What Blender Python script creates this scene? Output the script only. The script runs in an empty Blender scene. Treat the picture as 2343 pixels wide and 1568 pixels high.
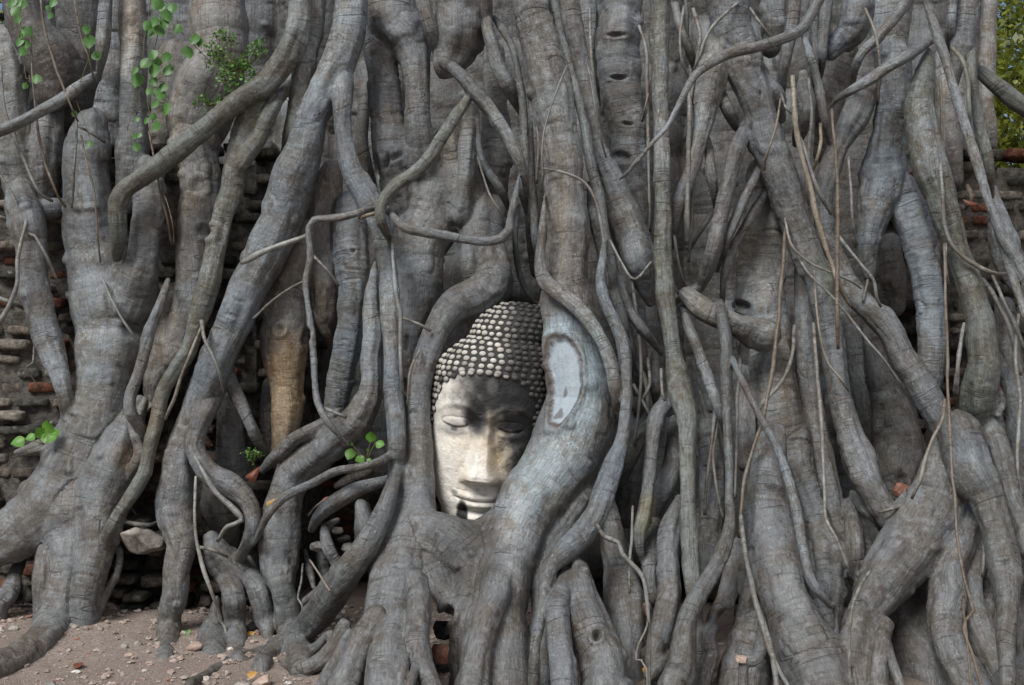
import bpy, math, random
import numpy as np
from mathutils import Vector

# ------------------------------------------------------------------ camera, sky, light
sc = bpy.context.scene
col = sc.collection
EYE = 1.16                 # camera height (m)
FOC = 2667.0               # focal length in units of a 2342 wide picture
cam = bpy.data.cameras.new('camera')
cam.lens = FOC / 2342 * 36.0
cam.sensor_width = 36.0
cam.clip_start = 0.05
cam.clip_end = 500
camo = bpy.data.objects.new('camera', cam)
camo.location = (0, 0, EYE)
camo.rotation_euler = (math.radians(90), 0, 0)
col.objects.link(camo)
sc.camera = camo

SUN_EL, SUN_AZ = 49.0, -36.0      # soft light from above the photographer's left shoulder
w = bpy.data.worlds.new('World')
sc.world = w
w.use_nodes = True
nt = w.node_tree
sky = nt.nodes.new('ShaderNodeTexSky')
sky.sky_type = 'NISHITA'
sky.sun_disc = False
sky.sun_elevation = math.radians(SUN_EL)
sky.sun_rotation = math.radians(180 + SUN_AZ)
sky.dust_density = 2.0
sky.ozone_density = 1.0
nt.links.new(sky.outputs[0], nt.nodes['Background'].inputs[0])
nt.nodes['Background'].inputs[1].default_value = 0.075
sun = bpy.data.lights.new('sun', 'SUN')
sun.energy = 3.4
sun.angle = math.radians(28)
sun.color = (1.0, 0.995, 0.985)
suno = bpy.data.objects.new('sun', sun)
sd = Vector((math.sin(math.radians(SUN_AZ)) * math.cos(math.radians(SUN_EL)),
             -math.cos(math.radians(SUN_AZ)) * math.cos(math.radians(SUN_EL)),
             math.sin(math.radians(SUN_EL))))
suno.rotation_euler = (-sd).to_track_quat('-Z', 'Y').to_euler()
suno.location = (0, 0, 8)
col.objects.link(suno)
sc.view_settings.view_transform = 'Standard'
sc.view_settings.look = 'None'
sc.view_settings.gamma = 1
sc.view_settings.exposure = 0.30
try:
    sc.cycles.max_bounces = 6
    sc.cycles.diffuse_bounces = 1
except Exception:
    pass

rng = np.random.default_rng(7)
random.seed(7)

# ------------------------------------------------------------------ helpers
def px(x, y, D):
    """point of the place seen at photo position (x, y), D metres away"""
    return np.array([(x - 1171) / FOC * D, D, EYE - (y - 784) / FOC * D])

def _mix(h):
    h = (h ^ (h >> np.uint32(15))) * np.uint32(2246822519)
    return (h ^ (h >> np.uint32(13))).astype(np.uint32)

def noise3(x, y, z, s=0):
    """value noise in -1..1"""
    sh = np.broadcast_shapes(np.shape(x), np.shape(y), np.shape(z))
    R_ = []
    for q, kk in ((x, 374761393), (y, 668265263), (z, 1274126177)):
        q = np.asarray(q, np.float32); f = np.floor(q)
        i = f.astype(np.int32).astype(np.uint32)
        u = q - f; u = u * u * (3 - 2 * u)
        k = np.uint32(kk)
        with np.errstate(over='ignore'):
            R_.append((i * k, i * k + k, u))
    (x0, x1, u), (y0, y1, v), (z0, z1, t) = R_
    sd_ = np.uint32((s * 974634777 + 12345) & 0xffffffff)
    def g(a, b, c):
        with np.errstate(over='ignore'):
            h = _mix((a + sd_) ^ b ^ (c << np.uint32(1)))
        return (h & np.uint32(0xffff)).astype(np.float32)
    def lx(b, c):
        p = g(x0, b, c); return p + (g(x1, b, c) - p) * u
    def ly(c):
        p = lx(y0, c); return p + (lx(y1, c) - p) * v
    p = ly(z0); p = p + (ly(z1) - p) * t
    return np.broadcast_to(p / np.float32(32767.5) - 1, sh)

def fbm(x, y, z, s=0, o=3):
    r = 0; a = 1.0; n = 0
    for i in range(o):
        r = r + a * noise3(x * 2**i, y * 2**i, z * 2**i, s + i * 17); n += a; a *= .5
    return r / n

def sstep(x, a, b):
    t = np.clip((np.asarray(x, float) - a) / (b - a), 0, 1)
    return t * t * (3 - 2 * t)

def mesh_from(name, V, quads=None, tris=None, mat=None, parent=None, smooth=True, uv=None, colr=None, loc=(0, 0, 0), normals=None):
    """one mesh object from arrays; V in the parent's space"""
    V = np.asarray(V, np.float32)
    nq = 0 if quads is None else len(quads)
    ntr = 0 if tris is None else len(tris)
    me = bpy.data.meshes.new(name)
    me.vertices.add(len(V)); me.vertices.foreach_set('co', V.ravel())
    loops = np.concatenate([np.asarray(q, np.int32).ravel() for q, n in ((quads, nq), (tris, ntr)) if n])
    me.loops.add(len(loops)); me.loops.foreach_set('vertex_index', loops)
    tot = np.concatenate([np.full(nq, 4, np.int32), np.full(ntr, 3, np.int32)])
    st = np.concatenate([[0], np.cumsum(tot)[:-1]]).astype(np.int32)
    me.polygons.add(nq + ntr)
    me.polygons.foreach_set('loop_start', st)
    me.polygons.foreach_set('use_smooth', np.full(nq + ntr, smooth))
    me.update(calc_edges=True)
    if uv is not None:
        l = me.uv_layers.new(name='UVMap')
        l.data.foreach_set('uv', np.asarray(uv, np.float32)[loops].ravel())
    if colr is not None:
        for an, arr in colr.items():
            a = me.attributes.new(an, 'FLOAT_COLOR', 'POINT')
            arr = np.asarray(arr, np.float32)
            if arr.shape[1] == 3: arr = np.hstack([arr, np.ones((len(arr), 1), np.float32)])
            a.data.foreach_set('color', arr.ravel())
    if normals is not None:
        me.normals_split_custom_set_from_vertices(np.asarray(normals, np.float32))
    me.validate()
    o = bpy.data.objects.new(name, me)
    if mat: me.materials.append(mat)
    o.location = loc
    if parent: o.parent = parent
    col.objects.link(o)
    return o

def tag(o, label=None, cat=None, group=None, kind=None):
    for k, v in (('label', label), ('category', cat), ('group', group), ('kind', kind)):
        if v: o[k] = v
    return o

def empty(name, loc, label=None, cat=None, group=None):
    o = bpy.data.objects.new(name, None); col.objects.link(o)
    o.location = loc; o.empty_display_size = .1
    return tag(o, label, cat, group)

def catmull(P, step):
    """smooth curve through the rows of P (any number of columns), resampled about every step metres"""
    P = np.asarray(P, float)
    if len(P) == 2: P = np.vstack([P[0], (P[0] + P[1]) / 2, P[1]])
    Q = np.vstack([2 * P[0] - P[1], P, 2 * P[-1] - P[-2]])
    out = []
    for i in range(1, len(Q) - 2):
        a, b, c, d = Q[i - 1], Q[i], Q[i + 1], Q[i + 2]
        n = max(1, int(np.linalg.norm((c - b)[:3]) / step))
        t = (np.arange(n) / n)[:, None]
        out.append(.5 * (2 * b + (c - a) * t + (2 * a - 5 * b + 4 * c - d) * t**2 + (3 * b - a - 3 * c + d) * t**3))
    out.append(Q[-2][None])
    C = np.vstack(out)
    C[:, 3] = np.maximum(C[:, 3], .0012)
    return C

def tube(C, n=8, rough=0.0, seed=0):
    """tapered tube along C (x, y, z, r) with closed ends -> V, quads, tris, uv"""
    C = np.asarray(C, float); m = len(C)
    T = np.gradient(C[:, :3], axis=0); T /= np.linalg.norm(T, axis=1)[:, None] + 1e-9
    ref = np.array([0, -1.0, 0]) if abs(T[:, 1]).max() < .9 else np.array([.3, .1, 1.0])
    S = np.cross(T, ref); S /= np.linalg.norm(S, axis=1)[:, None] + 1e-9
    B = np.cross(S, T)
    th = np.arange(n) / n * 2 * np.pi
    r = C[:, 3][:, None] * np.ones(n)
    s = np.concatenate([[0], np.cumsum(np.linalg.norm(np.diff(C[:, :3], axis=0), axis=1))])
    if rough: r = r * (1 + rough * noise3(np.cos(th)[None] * 1.3, np.sin(th)[None] * 1.3, s[:, None] / (C[:, 3].mean() * 3), seed))
    V = C[:, None, :3] + r[..., None] * (np.cos(th)[None, :, None] * S[:, None] + np.sin(th)[None, :, None] * B[:, None])
    V = V.reshape(-1, 3)
    i = np.arange(m - 1)[:, None] * n; j = np.arange(n)[None]; k = (j + 1) % n
    q = np.stack([i + j, i + k, i + n + k, i + n + j], -1).reshape(-1, 4)
    V = np.vstack([V, C[0, :3], C[-1, :3]])
    a, b = m * n, m * n + 1
    tr = np.vstack([np.stack([np.full(n, a), (np.arange(n) + 1) % n, np.arange(n)], -1),
                    np.stack([np.full(n, b), (m - 1) * n + np.arange(n), (m - 1) * n + (np.arange(n) + 1) % n], -1)])
    uv = np.stack([np.broadcast_to(th[None] * C[:, 3].mean(), (m, n)).ravel(), np.repeat(s, n)], -1)
    uv = np.vstack([uv, uv[0], uv[-1]])
    return V, q, tr, uv

# ------------------------------------------------------------------ materials
class NT:
    def __init__(self, name):
        self.m = bpy.data.materials.new(name); self.m.use_nodes = True
        self.t = self.m.node_tree; self.b = self.t.nodes['Principled BSDF']
    def n(self, typ, **kw):
        x = self.t.nodes.new(typ)
        for k, v in kw.items(): setattr(x, k, v)
        return x
    def l(self, a, b): self.t.links.new(a, b)
    def put(self, sock, v):
        if hasattr(v, 'is_linked') or isinstance(v, bpy.types.NodeSocket): self.l(v, sock)
        else: sock.default_value = v
    def noise(self, vec, scale, detail=4, rough=.55, dist=0.0):
        x = self.n('ShaderNodeTexNoise'); x.inputs['Scale'].default_value = scale
        x.inputs['Detail'].default_value = detail; x.inputs['Roughness'].default_value = rough
        x.inputs['Distortion'].default_value = dist
        if vec is not None: self.l(vec, x.inputs['Vector'])
        return x.outputs[0]
    def ramp(self, v, a, b, lo=0.0, hi=1.0):
        x = self.n('ShaderNodeMapRange'); x.interpolation_type = 'SMOOTHSTEP'
        self.put(x.inputs[0], v); x.inputs[1].default_value = a; x.inputs[2].default_value = b
        x.inputs[3].default_value = lo; x.inputs[4].default_value = hi
        return x.outputs[0]
    def math(self, op, a, b=0.0):
        x = self.n('ShaderNodeMath', operation=op); self.put(x.inputs[0], a); self.put(x.inputs[1], b)
        return x.outputs[0]
    def mix(self, f, a, b, blend='MIX'):
        x = self.n('ShaderNodeMix', data_type='RGBA', blend_type=blend)
        self.put(x.inputs[0], f)
        for s, v in ((x.inputs[6], a), (x.inputs[7], b)):
            if isinstance(v, tuple): s.default_value = (*v, 1) if len(v) == 3 else v
            else: self.l(v, s)
        return x.outputs[2]
    def mapv(self, vec, scale):
        x = self.n('ShaderNodeMapping'); x.inputs['Scale'].default_value = scale
        self.l(vec, x.inputs[0]); return x.outputs[0]
    def bump(self, h, dist, strength=1.0, nrm=None):
        x = self.n('ShaderNodeBump'); x.inputs['Distance'].default_value = dist
        x.inputs['Strength'].default_value = strength
        self.l(h, x.inputs['Height'])
        if nrm is not None: self.l(nrm, x.inputs['Normal'])
        return x.outputs[0]

def bark_material(name, base=(.152, .150, .145), fine=1.0):
    k = NT(name); b = k.b
    uv = k.n('ShaderNodeUVMap').outputs[0]
    obj = k.n('ShaderNodeTexCoord').outputs['Object']
    at = k.n('ShaderNodeAttribute', attribute_name='tint')
    tint, ringy = at.outputs['Color'], at.outputs['Alpha']
    big = k.noise(obj, 6, 3, .6)
    mid = k.noise(obj, 30, 5, .7)
    c = k.mix(k.ramp(big, .40, .60), tuple(v * f for v, f in zip(base, (.78, .71, .63))), tuple(v * f for v, f in zip(base, (1.0, 1.06, 1.12))))
    c = k.mix(k.ramp(mid, .45, .70), c, tuple(v * f for v, f in zip(base, (1.36, 1.43, 1.47))))
    grain = k.noise(k.mapv(uv, (130, 24, 1)), 1, 5, .68)          # long fibres down the root
    ring = k.noise(k.mapv(uv, (7, 95, 1)), 1, 5, .62, .6)         # wrinkles round the root
    gw = k.math('SUBTRACT', 1.0, k.math('MULTIPLY', ringy, .75))
    c = k.mix(k.math('MULTIPLY', k.ramp(grain, .36, .58, .75, 0), gw), c, k.mix(1.0, c, (.42, .39, .35), 'MULTIPLY'))
    crack = k.ramp(ring, .36, .45, 1, 0)
    crk = k.math('MULTIPLY', crack, k.math('MAXIMUM', k.math('MULTIPLY', ringy, .7), 0.0))
    c = k.mix(crk, c, k.mix(1.0, c, (.34, .31, .28), 'MULTIPLY'))
    # thin dark cracks and creases running round the root and, fewer, along it
    cr1 = k.noise(k.mapv(uv, (1.6, 15, 1)), 1, 2, .5, .9)
    ln1 = k.ramp(k.math('ABSOLUTE', k.math('SUBTRACT', cr1, .5)), .003, .016, 1, 0)
    cr2 = k.noise(k.mapv(uv, (20, 1.6, 1)), 1, 2, .5, .8)
    ln2 = k.ramp(k.math('ABSOLUTE', k.math('SUBTRACT', cr2, .5)), .003, .014, 1, 0)
    patch = k.ramp(k.noise(obj, 7, 2, .5), .46, .60)
    ln = k.math('MAXIMUM', k.math('MULTIPLY', ln1, patch), k.math('MULTIPLY', ln2, k.ramp(k.noise(obj, 5, 2, .5), .54, .64, 0, .6)))
    bare = k.ramp(ringy, -.2, -.8, 0, 1)                          # stripped wood, without bark
    ln = k.math('MULTIPLY', ln, k.math('SUBTRACT', 1.0, bare))
    c = k.mix(k.math('MULTIPLY', ln, .55), c, k.mix(1.0, c, (.24, .21, .19), 'MULTIPLY'))
    sp = k.noise(obj, 105, 3, .6)                                 # pale lichen specks and dark pores
    lich = k.ramp(k.noise(obj, 4, 3, .6), .42, .60, .25, 1)
    c = k.mix(k.math('MULTIPLY', k.ramp(sp, .61, .70, 0, .5), lich), c, (.40, .41, .40))
    sp2 = k.noise(obj, 62, 4, .7)
    c = k.mix(k.ramp(sp2, .30, .42, .75, 0), c, (.045, .041, .036))
    c = k.mix(bare, c, tuple(v * 1.15 for v in base))
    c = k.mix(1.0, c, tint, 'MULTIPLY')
    k.l(c, b.inputs['Base Color'])
    b.inputs['Roughness'].default_value = .55
    b.inputs['Specular IOR Level'].default_value = .42
    h = k.math('ADD', k.math('MULTIPLY', ring, k.math('MAXIMUM', k.math('MULTIPLY', ringy, 1.0), 0.0)), k.math('MULTIPLY', grain, k.math('MULTIPLY', gw, .7)))
    h = k.math('ADD', h, k.math('MULTIPLY', k.noise(obj, 70, 4, .7), 1.0))
    h = k.math('SUBTRACT', h, k.math('MULTIPLY', ln, .5))
    k.l(k.bump(h, .005 * fine, .85), b.inputs['Normal'])
    return k.m

def simple_material(name, c1, c2, scale=20, rough=.8, bump=.004, spec=.3, speck=None, detail=4, attr=None):
    k = NT(name)
    obj = k.n('ShaderNodeTexCoord').outputs['Object']
    n1 = k.noise(obj, scale, detail, .65)
    c = k.mix(k.ramp(n1, .35, .65), c1, c2)
    if speck: c = k.mix(k.ramp(k.noise(obj, scale * 6, 2, .5), .6, .68, 0, .8), c, speck)
    if attr:
        c = k.mix(1.0, c, k.n('ShaderNodeAttribute', attribute_name=attr).outputs['Color'], 'MULTIPLY')
    k.l(c, k.b.inputs['Base Color'])
    k.b.inputs['Roughness'].default_value = rough
    k.b.inputs['Specular IOR Level'].default_value = spec
    if bump: k.l(k.bump(k.noise(obj, scale * 3, 5, .7), bump), k.b.inputs['Normal'])
    return k.m

def leaf_material(name, c1, c2, trans=.35):
    k = NT(name)
    obj = k.n('ShaderNodeTexCoord').outputs['Object']
    geo = k.n('ShaderNodeNewGeometry')
    c = k.mix(geo.outputs['Random Per Island'], c1, c2)
    c = k.mix(k.ramp(k.noise(obj, 60, 3), .4, .7, 0, .4), c, tuple(v * .6 for v in c1))
    k.l(c, k.b.inputs['Base Color'])
    k.b.inputs['Roughness'].default_value = .45
    tr = k.n('ShaderNodeBsdfTranslucent'); k.l(c, tr.inputs[0])
    mx = k.n('ShaderNodeMixShader'); mx.inputs[0].default_value = trans
    out = k.t.nodes['Material Output']
    k.l(k.b.outputs[0], mx.inputs[1]); k.l(tr.outputs[0], mx.inputs[2]); k.l(mx.outputs[0], out.inputs[0])
    return k.m

# ------------------------------------------------------------------ the fig tree: centre lines of its stems and roots
# each root: kind, how far its front stands out (m), blending width (m), ringed bark 0..1, tint, then rows of  x y radius
ROOTS = []
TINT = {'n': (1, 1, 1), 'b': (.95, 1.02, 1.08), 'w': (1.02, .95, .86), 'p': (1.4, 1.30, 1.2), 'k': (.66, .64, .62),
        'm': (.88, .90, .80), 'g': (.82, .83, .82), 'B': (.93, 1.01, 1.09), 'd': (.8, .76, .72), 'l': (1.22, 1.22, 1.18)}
def R(kind, f, k, ring, tint, pts):
    a = np.array([float(v) for v in pts.replace(',', ' ').split()]).reshape(-1, 3)
    ROOTS.append(dict(kind=kind, f=f, k=k, ring=ring, tint=TINT[tint], pts=a))
S, B, T = 'stem', 'buttress', 'root'

# --- far left
R(S, .04, .03, .5, 'n', '206 285 40, 200 340 56, 202 450 58, 225 560 80, 262 680 106, 262 780 94, 242 880 76, 222 980 84, 190 1080 100')
R(B, .05, .04, .5, 'n', '230 960 75, 180 1080 95, 110 1170 82, 20 1230 66, -90 1280 60')
R(B, .065, .03, .6, 'n', '195 1080 92, 176 1190 84, 162 1285 50, 148 1360 48, 122 1440 48, 55 1510 46, -60 1550 52')
R(T, .06, .03, .3, 'n', '120 1220 34, 100 1300 22, 94 1390 24, 90 1430 22')
R(T, .00, .03, .3, 'n', '48 1280 22, 22 1350 22, -8 1400 24')
R(B, .08, .025, .4, 'n', '318 925 24, 288 985 44, 262 1060 60, 236 1150 66, 222 1250 45, 200 1340 40, 190 1440 40')
R(T, .16, .015, .4, 'm', '690 -20 28, 684 60 28, 655 130 32, 612 190 30, 560 222 25, 500 268 25, 440 318 25, 380 368 24, 320 410 23, 288 434 24, 268 470 24, 270 540 22, 266 590 20')
R(S, .09, .02, .7, 'n', '345 390 36, 338 480 38, 330 560 37, 320 625 44, 300 690 48')
R(S, .05, .02, .5, 'n', '305 -25 34, 305 60 33, 305 150 32, 306 250 32, 307 330 36, 302 400 38, 292 460 30')
R(T, .06, .02, .3, 'n', '300 290 26, 280 335 20, 280 370 18, 290 410 14')
R(S, .02, .03, .3, 'p', '495 -25 66, 497 60 66, 500 130 64, 482 200 80, 452 270 84, 446 340 60, 456 400 48, 458 470 48, 447 540 40, 444 600 38, 440 660 42, 430 720 40, 415 780 42, 395 840 38')
R(S, -.08, .03, .3, 'w', '410 140 50, 400 240 52, 372 330 52, 352 420 50')
R(S, .00, .03, .3, 'd', '35 -25 45, 62 50 45, 98 110 56, 128 160 58, 122 214 44')
R(S, -.08, .03, .3, 'd', '190 -25 60, 185 80 58, 175 170 50, 150 260 55')
R(S, -.02, .03, .3, 'l', '18 90 36, 24 160 40, 26 240 38, 35 330 40, 48 400 42, 52 440 44')
R(S, -.04, .03, .2, 'n', '110 250 40, 105 330 40, 100 400 42, 95 470 40')
R(T, .15, .012, .2, 'n', '-40 316 16, 20 292 15, 80 262 15, 140 228 15, 190 192 15, 217 172 14')
R(T, .09, .012, .2, 'n', '245 -25 17, 240 60 17, 232 130 14, 226 185 8')
R(T, .05, .02, .4, 'n', '40 410 44, 60 500 42, 72 570 38, 78 640 36, 92 710 34, 110 780 32, 130 840 26, 146 890 20, 158 940 22, 152 985 14')
R(T, .02, .03, .2, 'n', '55 490 28, 110 478 30, 165 470 28')
R(T, .0, .02, .2, 'w', '42 1036 17, 90 1024 24, 132 1010 22, 175 1000 20')
R(T, .0, .02, .2, 'p', '118 968 10, 145 975 20, 175 985 18')
R(T, .12, .012, .3, 'm', '640 150 30, 600 230 29, 562 300 32, 540 370 31, 530 430 31, 514 490 29, 500 540 27, 488 600 25, 478 650 26, 466 692 27, 450 745 24, 432 800 22, 402 845 19, 374 890 18, 360 962 17, 345 1020 17, 333 1081 17, 321 1102 17, 291 1148 17, 260 1198 17, 245 1236 15, 241 1275 11')
R(T, .13, .012, .3, 'm', '668 178 18, 626 245 19, 600 300 20, 572 345 20, 545 390 20, 532 450 22')
R(T, .10, .012, .3, 'm', '716 -25 31, 712 60 30, 702 130 28, 692 190 27, 680 250 26, 668 310 25, 655 370 30')
R(S, .14, .02, .3, 'b', '806 -25 38, 800 50 40, 786 110 41, 766 165 42, 742 215 40, 716 270 40, 700 330 43, 682 390 48, 660 450 52, 640 510 54, 612 570 51, 580 630 48, 555 690 46, 530 750 44, 508 800 43, 490 850 42, 470 905 40')
R(T, .15, .015, .3, 'b', '790 130 32, 785 190 28, 784 240 26, 785 291 24, 792 344 24, 807 394 26, 833 440 30, 860 485 30, 873 530 26, 880 580 25, 887 640 24, 891 714 24, 898 810 22, 899 905 23, 906 981 22, 907 1040 22, 900 1100 24')
R(B, .10, .025, .3, 'n', '500 810 42, 470 900 42, 438 970 38, 415 1030 37, 404 1095 40, 396 1160 48, 410 1210 40, 417 1240 34, 408 1300 32, 398 1360 32, 388 1430 31, 380 1490 30, 376 1520 24')
R(T, .12, .012, .3, 'n', '512 870 25, 475 935 26, 450 990 25, 448 1030 24, 478 1083 26, 530 1113 30, 564 1145 22, 578 1185 18, 574 1228 17, 556 1262 20, 540 1290 30')
R(B, .08, .025, .3, 'n', '484 1235 20, 500 1270 36, 525 1300 46, 545 1330 44')
R(T, .09, .02, .3, 'n', '515 1300 34, 528 1360 29, 536 1430 26, 545 1495 25, 548 1520 24')
R(T, .07, .02, .3, 'n', '560 1290 34, 590 1350 27, 606 1420 21, 615 1465 18, 618 1490 16')
R(T, .03, .02, .3, 'n', '496 1370 14, 490 1420 26, 482 1465 36, 490 1510 36')
R(T, -.04, .02, .4, 'w', '478 1090 26, 502 1165 42, 512 1230 42, 520 1270 36')
R(T, -.16, .02, .3, 'n', '455 1325 22, 452 1400 24, 455 1450 24')
R(S, -.01, .02, .6, 'n', '520 890 24, 525 980 34, 527 1050 38, 535 1110 32')
R(T, .08, .012, .3, 'n', '520 830 20, 530 875 18, 556 935 17, 577 981 15, 592 1015 13, 612 1045 10')
R(T, .14, .008, .1, 'n', '384 640 11, 366 695 12, 345 752 13, 322 838 14, 298 910 14, 300 945 14, 325 985 14, 343 1018 15')
R(T, .10, .01, .2, 'n', '293 930 9, 302 985 9, 316 1015 12, 318 1050 16, 298 1085 22, 270 1110 26')
R(T, -.02, .015, .4, 'w', '292 1010 30, 290 1060 34')
R(T, .06, .02, .2, 'w', '325 940 18, 348 925 20, 375 890 20')
R(S, .00, .025, .2, 'p', '395 700 35, 378 770 36, 362 840 34, 350 900 24')
R(T, .02, .008, .1, 'g', '265 1215 7, 274 1265 9, 268 1310 9, 248 1350 10, 230 1390 11, 220 1425 10')
R(T, .06, .006, .0, 'n', '270 1190 10, 300 1197 7, 340 1202 7, 375 1190 8')
R(T, .03, .006, .0, 'n', '300 1165 7, 316 1185 6, 330 1200 6')
# --- columns between the big diagonal and the head
R(S, -.12, .02, .9, 'w', '612 350 30, 600 400 32, 590 460 30, 583 520 27, 580 575 24')
R(S, -.12, .02, .5, 'k', '560 600 40, 545 700 40, 555 800 42, 560 900 40')
R(S, .05, .025, .5, 'w', '704 540 40, 678 620 48, 656 680 54, 652 740 56, 652 800 55, 654 860 44, 656 920 38, 656 980 31, 648 1020 26, 640 1055 20')
R(S, -.02, .02, .4, 'd', '622 880 22, 616 950 24, 620 1010 20, 628 1050 15')
R(S, -.01, .02, .2, 'p', '762 390 26, 746 440 38, 738 510 40, 738 580 44, 742 650 42, 745 720 30')
R(T, -.04, .015, .2, 'w', '770 660 10, 735 690 12, 728 720 14, 745 760 14, 765 800 16')
R(S, .03, .015, .9, 'b', '800 480 40, 803 540 40, 806 600 39, 806 680 36, 803 740 32, 793 800 32, 782 850 33, 776 900 32, 770 950 31')
R(T, .10, .015, .5, 'n', '858 600 8, 852 660 14, 850 710 20, 855 770 25, 848 830 26, 848 870 26, 843 910 32, 815 960 40, 770 1005 42, 720 1045 44, 680 1080 46, 658 1120 42, 650 1170 46, 643 1236 50, 640 1290 46, 645 1340 30, 656 1390 34, 668 1440 38, 682 1490 36, 690 1530 30')
R(T, .12, .010, .2, 'n', '600 1076 15, 640 1036 18, 675 1005 18, 712 985 19, 745 965 17, 775 940 14')
R(T, .20, .007, .0, 'n', '905 1035 18, 870 1055 12, 830 1068 11, 768 1079 11, 714 1106 11, 653 1136 11, 615 1175 10, 596 1213 9, 580 1246 9')
R(T, .12, .012, .2, 'n', '905 1095 16, 870 1103 15, 814 1121 18, 768 1148 20, 732 1178 18, 712 1212 15')
R(T, .06, .02, .1, 'w', '840 1078 22, 800 1096 20, 770 1112 14')
R(T, .08, .010, .2, 'n', '772 1190 12, 745 1208 14, 748 1245 14, 768 1285 16, 785 1315 16')
R(T, .02, .02, .2, 'n', '830 1160 34, 835 1210 36, 825 1260 22')
R(T, .02, .010, .2, 'n', '698 1260 9, 708 1305 10, 718 1345 10')
R(T, -.02, .015, .2, 'n', '735 1270 22, 745 1330 30')
R(B, .15, .02, .2, 'g', '908 1070 18, 892 1130 20, 878 1180 25, 846 1240 30, 808 1290 35, 775 1335 40, 745 1380 40, 708 1428 36, 662 1466 30, 622 1500 26, 598 1535 24')
R(T, .06, .02, .2, 'n', '700 1376 20, 730 1356 26, 760 1330 28')
R(T, .12, .015, .2, 'd', '640 1462 22, 625 1478 20, 585 1500 19, 535 1516 17, 490 1535 14, 452 1556 12, 430 1575 12')
R(T, .1, .015, .1, 'n', '655 1520 14, 690 1532 15, 735 1510 18, 768 1475 20, 790 1430 22')
R(T, .1, .015, .1, 'n', '690 1490 18, 725 1482 20, 760 1460 22')
R(T, .12, .02, .2, 'n', '800 1450 22, 775 1505 20, 748 1560 26, 735 1620 30')
# --- the roots that hold the head
R(S, .02, .03, .5, 'n', '1110 500 62, 1106 560 58, 1108 610 58, 1124 655 56, 1140 672 40')
R(B, .11, .03, .4, 'n', '1118 585 46, 1124 640 44, 1098 674 45, 1050 692 42, 1012 735 35, 982 795 31, 964 865 29, 957 930 28, 956 990 31, 955 1050 38, 948 1110 50, 944 1170 58, 928 1250 70, 914 1330 68, 900 1410 74, 890 1490 84, 880 1580 95, 875 1660 100')
R(B, .22, .025, .3, 'n', '860 1410 30, 818 1490 36, 792 1570 42, 775 1650 46')
R(B, .25, .02, .3, 'n', '905 1430 42, 890 1500 46, 882 1580 52, 880 1650 56')
R(B, .24, .02, .3, 'n', '955 1330 28, 958 1410 30, 955 1490 32, 985 1565 24, 1005 1630 24')
R(T, .26, .01, .1, 'n', '935 1470 10, 925 1520 12, 912 1570 14, 905 1630 14')
R(T, .27, .01, .1, 'n', '950 1490 10, 948 1530 11, 935 1575 13, 930 1630 14')
R(B, .15, .05, .1, 'n', '958 1205 46, 1010 1232 52, 1058 1262 64, 1092 1300 62, 1078 1350 46, 1056 1404 24')
R(B, .13, .05, .1, 'n', '985 1222 34, 1040 1222 34, 1090 1224 36, 1140 1205 42')
R(B, .12, .05, .1, 'n', '975 1270 40, 1000 1330 34, 1025 1390 20, 1050 1415 12')
R(B, .17, .03, .3, 'n', '1210 -25 44, 1222 50 46, 1240 115 48, 1258 210 48, 1282 330 49, 1292 459 50, 1298 560 53, 1299 640 58, 1297 714 74, 1302 790 77, 1317 867 75, 1323 943 82, 1302 1020 88, 1265 1083 84, 1216 1150 80, 1174 1236 82, 1152 1312 75, 1149 1389 74, 1140 1465 84, 1134 1568 102, 1130 1660 110')
R(T, .21, .008, .1, 'n', '1246 440 5, 1242 500 9, 1237 560 11, 1235 610 15, 1250 650 19, 1292 680 21, 1337 721 19, 1371 771 18, 1396 828 18, 1406 886 17, 1414 935 15, 1420 965 10')
R(B, .22, .02, .2, 'n', '1140 1330 40, 1120 1400 36, 1100 1470 36, 1085 1560 42, 1075 1650 46')
R(T, .20, .010, .1, 'B', '1386 540 9, 1376 600 11, 1374 650 12, 1386 695 13, 1409 744 14, 1425 782 15, 1432 828 16, 1433 890 16, 1431 950 15, 1424 1005 17, 1404 1062 22, 1384 1121 26, 1357 1182 31, 1325 1232 34, 1290 1266 30, 1262 1300 18, 1244 1360 14, 1232 1430 14, 1222 1500 13')
R(T, .20, .008, .0, 'n', '1300 1262 18, 1318 1285 15, 1338 1306 12, 1344 1332 9, 1340 1360 7')
R(T, .21, .008, .0, 'n', '1320 1298 12, 1292 1325 13, 1270 1360 13, 1258 1395 14')
R(T, .10, .015, .0, 'k', '1365 1075 16, 1335 1140 22, 1300 1195 26, 1268 1240 28, 1246 1320 30, 1238 1420 30, 1240 1540 32')
R(T, .22, .015, .7, 'B', '1300 1300 18, 1285 1350 26, 1275 1400 28, 1283 1470 32, 1292 1542 36, 1296 1640 38')
R(B, .20, .025, .2, 'n', '1325 1300 22, 1332 1360 36, 1348 1430 52, 1372 1500 62, 1388 1580 62, 1395 1650 66')
R(T, .0, .02, .3, 'n', '1384 1110 20, 1396 1180 22, 1404 1250 36, 1420 1310 44, 1430 1370 46, 1436 1430 42, 1438 1490 38, 1440 1550 36')
R(T, .04, .01, .2, 'n', '1258 1450 10, 1250 1500 12, 1262 1560 16')
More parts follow.
